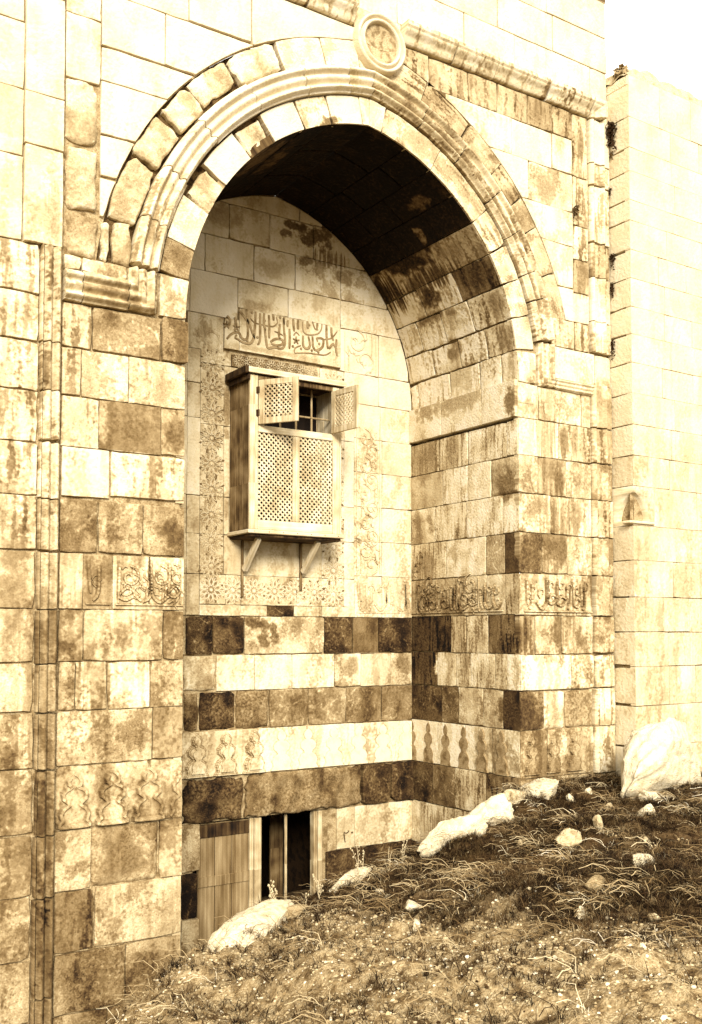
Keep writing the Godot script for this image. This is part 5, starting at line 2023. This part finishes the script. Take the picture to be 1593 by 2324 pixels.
func build_rubble() -> void:
	var chalk := plain_mat("limestone", 0.88, 0.22, 1.6, 4.0)
	var mid := plain_mat("weathered_limestone", 0.74, 0.3, 1.5, 3.0)
	var white := plain_mat("white_slab", 0.90, 0.16, 1.3, 2.2)
	var tan_ := plain_mat("tan_stone", 0.62, 0.2, 1.5, 2.0)
	var list := [
		# x, z, width, height, depth, turn, material, called, label
		[7.93, 0.74, 1.50, 0.84, 0.70, 0.1, 3, "boulder", "large white boulder lying at the foot of the buttress"],
		[6.93, 0.16, 0.46, 0.20, 0.30, 0.1, 0, "rubble_stone", "long pale stone on the crest below the corner of the niche"],
		[6.68, 0.08, 0.30, 0.17, 0.24, 0.5, 1, "rubble_stone", "small rough stone between two larger ones on the crest"],
		[6.33, 0.12, 0.62, 0.28, 0.34, 0.25, 3, "rubble_slab", "tilted white slab on the crest, upper of the two big slabs before the jamb"],
		[5.70, 0.36, 0.58, 0.36, 0.36, 0.45, 3, "rubble_slab", "large smooth white slab on the crest, lower of the two before the jamb"],
		[7.06, 0.44, 0.12, 0.11, 0.1, 0.0, 0, "rubble_stone", "small upright white stone in the grass below the carved frieze"],
		[7.30, 0.44, 0.11, 0.10, 0.1, 0.4, 0, "rubble_stone", "small white stone in the grass left of the boulder"],
		[7.00, 0.97, 0.26, 0.17, 0.2, 0.2, 1, "rubble_stone", "smooth oval stone in the grass below the boulder"],
		[6.86, 1.53, 0.28, 0.20, 0.24, 0.5, 0, "rubble_stone", "cracked white stone at the right edge, with a dark hollow beside it"],
		[7.57, 0.96, 0.24, 0.13, 0.2, 0.3, 0, "rubble_stone", "flat white stone just below the boulder at the right edge"],
		[5.96, 1.54, 0.31, 0.15, 0.22, 0.15, 1, "rubble_stone", "knobbly pale stone half buried in the middle of the grassy slope"],
		[6.22, 1.58, 0.13, 0.13, 0.1, 0.6, 1, "rubble_stone", "little mottled stone above the knobbly one on the slope"],
		[6.20, 2.08, 0.12, 0.12, 0.12, 0.1, 1, "rubble_stone", "round stone in the dark grass near the right edge"],
		[5.50, 2.66, 0.24, 0.10, 0.2, 0.1, 0, "rubble_stone", "low white stone lying flat at the right edge of the slope"],
		[5.01, 2.68, 0.20, 0.08, 0.12, 0.5, 2, "rubble_stone", "thin tan stone lying in grass low on the slope"],
		[4.63, 2.92, 0.10, 0.10, 0.08, 0.2, 0, "rubble_stone", "jagged white stone low on the slope in dark grass"],
		[4.15, 1.84, 0.16, 0.09, 0.12, 0.3, 0, "rubble_stone", "pointed white stone on the gravel in the middle foreground"],
		[3.98, 2.12, 0.09, 0.09, 0.08, 0.3, 0, "rubble_stone", "small white stone on the gravel in front of the pointed one"],
		[4.82, 3.32, 0.10, 0.08, 0.08, 0.9, 1, "rubble_stone", "small pale stone low at the right edge"],
		[4.64, 3.12, 0.08, 0.05, 0.06, 0.9, 0, "rubble_stone", "flat little white stone beside the jagged one"],
		[5.35, 0.84, 0.07, 0.05, 0.06, 0.0, 0, "rubble_stone", "tiny white stone in the grass below the lower big slab"],
		[4.99, 0.80, 0.06, 0.05, 0.05, 0.5, 0, "rubble_stone", "tiny white stone in the grass left of the lower big slab"],
		[4.94, 2.25, 0.08, 0.07, 0.06, 0.5, 1, "rubble_stone", "small broken stone among dry stalks on the slope"],
		[5.93, 0.97, 0.07, 0.08, 0.06, 0.5, 1, "rubble_stone", "small standing stone in the grass above the knobbly one"],
		[4.67, 0.72, 0.08, 0.08, 0.08, 0.2, 0, "rubble_stone", "angular white stone, left of the pair in front of the weeds"],
		[4.60, 0.92, 0.11, 0.07, 0.08, 0.8, 0, "rubble_stone", "angular white stone, right of the pair in front of the weeds"],
		[3.43, 0.84, 0.15, 0.08, 0.1, 0.1, 0, "rubble_stone", "white stone on the gravel in front of the doorway slab"],
		[4.48, -0.04, 0.40, 0.12, 0.18, 0.45, 3, "threshold_slab", "middle one of the three white slabs edging the doorway pit"],
		[4.98, -0.24, 0.80, 0.13, 0.18, 0.5, 3, "threshold_slab", "right one of the three white slabs edging the doorway pit"],
		[3.97, 0.50, 0.36, 0.09, 0.16, 0.35, 2, "rubble_slab", "flat tan stone lying on the gravel below the doorway"]]
	var k := 0
	for e in list:
		k += 1
		var o := put(self, e[7], rock_mesh(Vector3(e[2] * 1.12, e[3] * 1.25, e[4] * 1.1), 40 + k, 16 if e[2] > 0.2 else 8), [chalk, mid, tan_, white][e[6]])
		o.position = Vector3(e[0], ground_y(e[0], e[1]) + e[3] * (0.28 if e[7] == "boulder" else 0.14), e[1])
		o.rotation = Vector3(0, e[5], 0.38 if e[2] > 0.4 and e[2] < 0.9 and e[0] > 5.0 and e[7] == "rubble_slab" else 0.1)
		if e[0] > 5.5 and e[2] > 0.28 and e[1] < 0.5 and e[7] != "boulder":
			o.rotation = Vector3(0.1, -0.5, 0.42 if e[0] < 6.5 else 0.2)
		tag(o, e[8], "boulder" if e[7] == "boulder" else "stone", "stones lying on the mound")
	# the big slab over the pit before the door
	var slab := put(self, "threshold_slab", rock_mesh(Vector3(1.25, 0.24, 0.42), 131, 20, 0.3), white)
	slab.position = Vector3(3.62, -0.60, 0.58)
	slab.rotation = Vector3(0.1, 0.60, 0.06)
	tag(slab, "longest and lowest of the three white slabs edging the doorway pit", "stone", "stones lying on the mound")
	# gravel too small to count
	var mm := MultiMesh.new()
	mm.transform_format = MultiMesh.TRANSFORM_3D
	mm.use_colors = true
	mm.mesh = rock_mesh(Vector3.ONE, 7, 3)
	var spots := []
	var cols := []
	while spots.size() < 42000:
		var x := rng.randf_range(1.7, 9.0)
		var z := rng.randf_range(-0.8, 4.6)
		var g := gravelly(x, z)
		if rng.randf() > 0.10 + g:
			continue
		var y := ground_y(x, z) + clods(x, z)
		var s := 0.003 + 0.014 * pow(rng.randf(), 4.0) + (0.016 if rng.randf() < 0.004 else 0.0)
		var b := Basis.from_euler(Vector3(rng.randf() * 3, rng.randf() * 6, rng.randf() * 3)).scaled(Vector3(s * 1.3, s * 0.8, s) * 1.5)
		spots.append(Transform3D(b, Vector3(x, y + s * 0.15, z)))
		cols.append(tone_linear(clampf(rng.randfn(0.66 if g > 0.3 else 0.5, 0.2), 0.12, 1.0)))
	mm.instance_count = spots.size()
	for i in spots.size():
		mm.set_instance_transform(i, spots[i])
		mm.set_instance_color(i, cols[i])
	var gravel := MultiMeshInstance3D.new()
	gravel.name = "gravel"
	gravel.multimesh = mm
	gravel.material_override = tinted("gravel_stone")
	add_child(gravel, true)
	gravel.set_meta("kind", "stuff")
	tag(gravel, "loose pale gravel scattered over the mound, thickest before the doorway", "gravel")


func tinted(called: String) -> StandardMaterial3D:
	var m := StandardMaterial3D.new()
	m.resource_name = called
	m.vertex_color_use_as_albedo = true
	m.roughness = 0.95
	m.metallic_specular = 0.2
	return m


# ------------------------------------------------------------------ plants
func blade(st: SurfaceTool, root: Vector3, lean: Vector3, length: float, width: float, droop: float, segs := 4) -> void:
	var side := lean.cross(Vector3.UP).normalized() * width * 0.5
	if side.length() < 0.0001:
		side = Vector3(width * 0.5, 0, 0)
	var prev := root
	var pw := 1.0
	for k in segs:
		var f := float(k + 1) / segs
		var p := root + (Vector3.UP + lean * (0.4 + droop * f)) .normalized() * length * f - Vector3.UP * droop * f * f * length * 0.55
		var w := 1.0 - f * 0.85
		var q := [prev - side * pw, prev + side * pw, p + side * w, p - side * w]
		for i in [0, 1, 2, 0, 2, 3]:
			st.add_vertex(q[i])
		prev = p
		pw = w


func tuft_mesh(seed_: int, blades: int, tall: float, width: float) -> Mesh:
	var r := RandomNumberGenerator.new()
	r.seed = seed_
	var st := begin()
	for k in blades:
		var a := r.randf() * TAU
		var root := Vector3(r.randf_range(-0.03, 0.03), -0.01, r.randf_range(-0.03, 0.03))
		blade(st, root, Vector3(cos(a), 0, sin(a)) * r.randf_range(0.2, 1.3), tall * r.randf_range(0.45, 1.1), width * r.randf_range(0.6, 1.2), r.randf_range(0.2, 1.3))
	return finish(st)


func tangle_mesh(seed_: int) -> Mesh:
	var r := RandomNumberGenerator.new()
	r.seed = seed_
	var st := begin()
	for k in 6:
		var a := r.randf() * TAU
		var d := Vector3(cos(a), 0, sin(a))
		var e := Vector3(-d.z, 0, d.x) * r.randf_range(-0.6, 0.6)
		var l := r.randf_range(0.12, 0.30)
		var top := r.randf_range(0.01, 0.10)
		var prev := Vector3(r.randf_range(-0.04, 0.04), 0, r.randf_range(-0.04, 0.04))
		var from := prev
		for i in 6:
			var f := (i + 1) / 6.0
			var p := from + d * l * f + e * l * f * f + Vector3.UP * top * 3.0 * f * (1.0 - f * 0.7) + Vector3(r.randf_range(-1, 1), r.randf_range(-0.6, 0.6), r.randf_range(-1, 1)) * 0.014
			var side := (p - prev).cross(Vector3.UP).normalized() * 0.0022 + Vector3.UP * 0.0012
			for q in [prev - side, prev + side, p + side, prev - side, p + side, p - side]:
				st.add_vertex(q)
			prev = p
	return finish(st)


func grass(called: String, label: String, mesh: Mesh, count: int, tone: float, spread: float, scale_lo: float, scale_hi: float, want: Callable) -> void:
	var mm := MultiMesh.new()
	mm.transform_format = MultiMesh.TRANSFORM_3D
	mm.use_colors = true
	mm.mesh = mesh
	var spots := []
	var cols := []
	var tries := 0
	while spots.size() < count and tries < count * 12:
		tries += 1
		var x := rng.randf_range(1.8, 10.5)
		var z := rng.randf_range(-1.2, 4.4)
		if x > 8.1 and z < 0.34 or z < -0.03 and (x > 6.8 or x < 3.32):
			continue
		if rng.randf() > want.call(x, z):
			continue
		var y := ground_y(x, z) + clods(x, z)
		var s := rng.randf_range(scale_lo, scale_hi)
		spots.append(Transform3D(Basis(Vector3.UP, rng.randf() * TAU).scaled(Vector3(s, s * rng.randf_range(0.8, 1.2), s)), Vector3(x, y, z)))
		cols.append(tone_linear(clampf(rng.randfn(tone, spread), 0.03, 1.0)))
	mm.instance_count = spots.size()
	for i in spots.size():
		mm.set_instance_transform(i, spots[i])
		mm.set_instance_color(i, cols[i])
	var o := MultiMeshInstance3D.new()
	o.name = called
	o.multimesh = mm
	o.material_override = tinted(called + "_blades")
	add_child(o, true)
	o.set_meta("kind", "stuff")
	tag(o, label, "grass")


func leaf_mat(called: String, tone: float) -> StandardMaterial3D:
	var m := StandardMaterial3D.new()
	m.resource_name = called
	m.albedo_color = tone_color(tone)
	m.roughness = 0.9
	m.metallic_specular = 0.2
	return m


func tube(st: SurfaceTool, pts: Array, r0: float, r1: float) -> void:
	var n := pts.size()
	var rings := []
	for k in n:
		var d: Vector3 = (pts[mini(k + 1, n - 1)] - pts[maxi(k - 1, 0)]).normalized()
		var u := d.cross(Vector3(0.3, 0.2, 1)).normalized()
		var v := d.cross(u)
		var r := lerpf(r0, r1, float(k) / maxf(1, n - 1))
		var ring := []
		for i in 5:
			var a := TAU * i / 5.0
			ring.append(pts[k] + (u * cos(a) + v * sin(a)) * r)
		rings.append(ring)
	for k in n - 1:
		for i in 5:
			var q := [rings[k][i], rings[k][(i + 1) % 5], rings[k + 1][(i + 1) % 5], rings[k + 1][i]]
			for j in [0, 1, 2, 0, 2, 3]:
				st.add_vertex(q[j])


func bud(st: SurfaceTool, p: Vector3, s: float) -> void:
	var tip := [Vector3.UP, Vector3.DOWN]
	for k in 6:
		var a := TAU * k / 6.0
		var b := TAU * (k + 1) / 6.0
		var u := Vector3(cos(a), 0, sin(a)) * s * 0.6
		var v := Vector3(cos(b), 0, sin(b)) * s * 0.6
		for t in tip:
			for q in [u, v, t * s]:
				st.add_vertex(p + q)


func weed(at_: Vector3, stems: Array, label: String, seed_: int, buds := true) -> void:
	var r := RandomNumberGenerator.new()
	r.seed = seed_
	var o := thing("dry_weed", label, "weed", at_, "dry weeds along the edge of the doorway pit")
	if seed_ > 1:
		o.name = "dry_weed_%03d" % (seed_ - 1)
	var straw := leaf_mat("straw", 0.82)
	var n := 0
	for e in stems:
		var st := begin()
		var top := Vector3(e[0], e[1], r.randf_range(-0.05, 0.05))
		var pts := []
		for k in 7:
			var f := k / 6.0
			pts.append(Vector3(top.x * pow(f, 1.4) + 0.012 * sin(f * 7.0 + seed_), top.y * f, top.z * f))
		tube(st, pts, 0.0035, 0.0016)
		if buds:
			for k in 8:
				var f := 0.42 + 0.58 * k / 7.0
				var p: Vector3 = pts[int(f * 6.0)].lerp(pts[mini(int(f * 6.0) + 1, 6)], f * 6.0 - int(f * 6.0))
				var side := Vector3(r.randf_range(-1, 1), 0.4, r.randf_range(-1, 1)).normalized() * r.randf_range(0.01, 0.03)
				tube(st, [p, p + side], 0.0014, 0.0012)
				bud(st, p + side, r.randf_range(0.008, 0.014))
		put(o, "stem", finish(st), straw)
		n += 1
	var leaf := begin()
	for k in 9:
		var a := r.randf() * TAU
		blade(leaf, Vector3.ZERO, Vector3(cos(a), 0, sin(a)) * r.randf_range(0.5, 1.5), r.randf_range(0.06, 0.16), 0.007, r.randf_range(0.4, 1.4))
	put(o, "leaves", finish(leaf), straw)


func wall_plant(at_: Vector3, out: Vector3, size: float, drop: float, label: String, seed_: int, tone := 0.2) -> void:
	var r := RandomNumberGenerator.new()
	r.seed = seed_ + 300
	var st := begin()
	for k in int(90 * clampf(size * 8.0, 0.6, 2.0)):
		var d := (out + Vector3(r.randf_range(-1, 1), r.randf_range(-1.0, 0.7), r.randf_range(-1, 1)) * 0.8).normalized()
		var p := d * size * r.randf_range(0.1, 0.62) + Vector3(0, -drop * pow(r.randf(), 2.0), 0)
		p.x *= 0.75
		var u := Vector3(r.randf_range(-1, 1), r.randf_range(-1, 1), r.randf_range(-1, 1)).normalized()
		var v := u.cross(d).normalized()
		var s := size * r.randf_range(0.10, 0.2)
		for q in [p - u * s, p + v * s * 0.5, p + u * s, p - u * s, p + u * s, p - v * s * 0.5]:
			st.add_vertex(q)
		if k % 4 == 0:
			tube(st, [Vector3.ZERO, p * 0.5 + Vector3(0, 0.01, 0), p], 0.003, 0.0015)
	var o := put(self, "wall_plant", finish(st), leaf_mat("wall_leaf", tone))
	o.position = at_
	tag(o, label, "plant", "small plants rooted in the wall joints")


func build_plants() -> void:
	var clump := func(x: float, z: float) -> float:
		return clampf(0.62 + rough_noise.get_noise_2d(x * 0.25, z * 0.25) * 1.3, 0.0, 1.0) * (1.0 - 0.86 * gravelly(x, z))
	var sparse := func(x: float, z: float) -> float:
		return clampf(0.35 + rough_noise.get_noise_2d(x * 0.35 + 9.0, z * 0.35) * 1.8, 0.0, 1.0) * (1.0 - 0.75 * gravelly(x, z))
	grass("dark_grass", "short dark grass matted over the mound", tuft_mesh(1, 10, 0.13, 0.006), 36000, 0.12, 0.08, 0.4, 1.1, clump)
	grass("brown_grass", "withered brown grass standing among the darker tufts on the mound", tuft_mesh(2, 8, 0.15, 0.004), 13000, 0.30, 0.14, 0.5, 1.3, clump)
	grass("straw_grass", "pale dry straw standing out of the grass on the mound", tuft_mesh(3, 5, 0.15, 0.004), 3200, 0.62, 0.16, 0.35, 1.0, sparse)
	grass("tangled_straw", "long bent stalks of dead grass tangled over the mound", tangle_mesh(4), 3600, 0.48, 0.22, 0.3, 0.9, sparse)
	weed(Vector3(3.99, ground_y(3.99, 0.24), 0.24), [[-0.06, 0.17], [0.02, 0.12], [-0.03, 0.2]], "short seeded weed before the left post of the dark doorway", 1)
	weed(Vector3(4.42, ground_y(4.42, 0.0), 0.0), [[-0.03, 0.24], [0.05, 0.1]], "thin curved weed before the middle bar of the dark doorway", 2)
	weed(Vector3(4.62, ground_y(4.62, -0.1), -0.1), [[-0.07, 0.22], [-0.02, 0.2], [0.02, 0.13]], "leafy pale weed before the right post of the dark doorway", 3)
	weed(Vector3(5.08, ground_y(5.08, -0.2), -0.2), [[-0.08, 0.34], [-0.01, 0.44], [0.07, 0.3], [-0.05, 0.2], [0.1, 0.16]], "tallest bushy seeded weed right of the doorway", 4)
	weed(Vector3(5.47, ground_y(5.47, -0.3), -0.3), [[0.02, 0.3], [-0.05, 0.2], [0.07, 0.25], [0.12, 0.1]], "spiky dry weed between the bushy weed and the leaning one", 5, false)
	weed(Vector3(5.60, ground_y(5.60, -0.3), -0.3), [[0.05, 0.38], [0.12, 0.42]], "tall thin weed leaning right with seeds at its top", 6)
	var x := 8.15
	wall_plant(Vector3(x, 7.02, 0.03), Vector3(-0.3, 0, 1), 0.17, 0.22, "largest dark plant hanging in the joint beside the buttress, near its top", 1, 0.14)
	wall_plant(Vector3(x, 6.73, 0.04), Vector3(0, 0, 1), 0.07, 0.05, "small plant just below the largest one in the buttress joint", 2, 0.3)
	wall_plant(Vector3(x, 6.35, 0.02), Vector3(0, 0, 1), 0.06, 0.1, "small dark tuft in the buttress joint level with the arch top", 3, 0.16)
	wall_plant(Vector3(x, 5.62, 0.03), Vector3(0, 0, 1), 0.10, 0.12, "round dark plant in the buttress joint, upper of the two beside the spandrel", 4, 0.14)
	wall_plant(Vector3(x, 5.32, 0.03), Vector3(0, 0, 1), 0.09, 0.16, "hanging dark plant in the buttress joint, lower of the two beside the spandrel", 5, 0.15)
	wall_plant(Vector3(x, 4.70, 0.03), Vector3(0, 0, 1), 0.09, 0.18, "lowest dark plant hanging in the buttress joint", 6, 0.15)
	wall_plant(Vector3(7.63, 6.03, 0.01), Vector3(0, 0, 1), 0.10, 0.08, "dark plant growing out of the wall face right of the arch", 7, 0.26)
	wall_plant(Vector3(8.21, 7.53, 0.12), Vector3(0, 0.8, 0.4), 0.22, 0.0, "sprawling dry plant on top of the buttress against the wall", 8, 0.62)
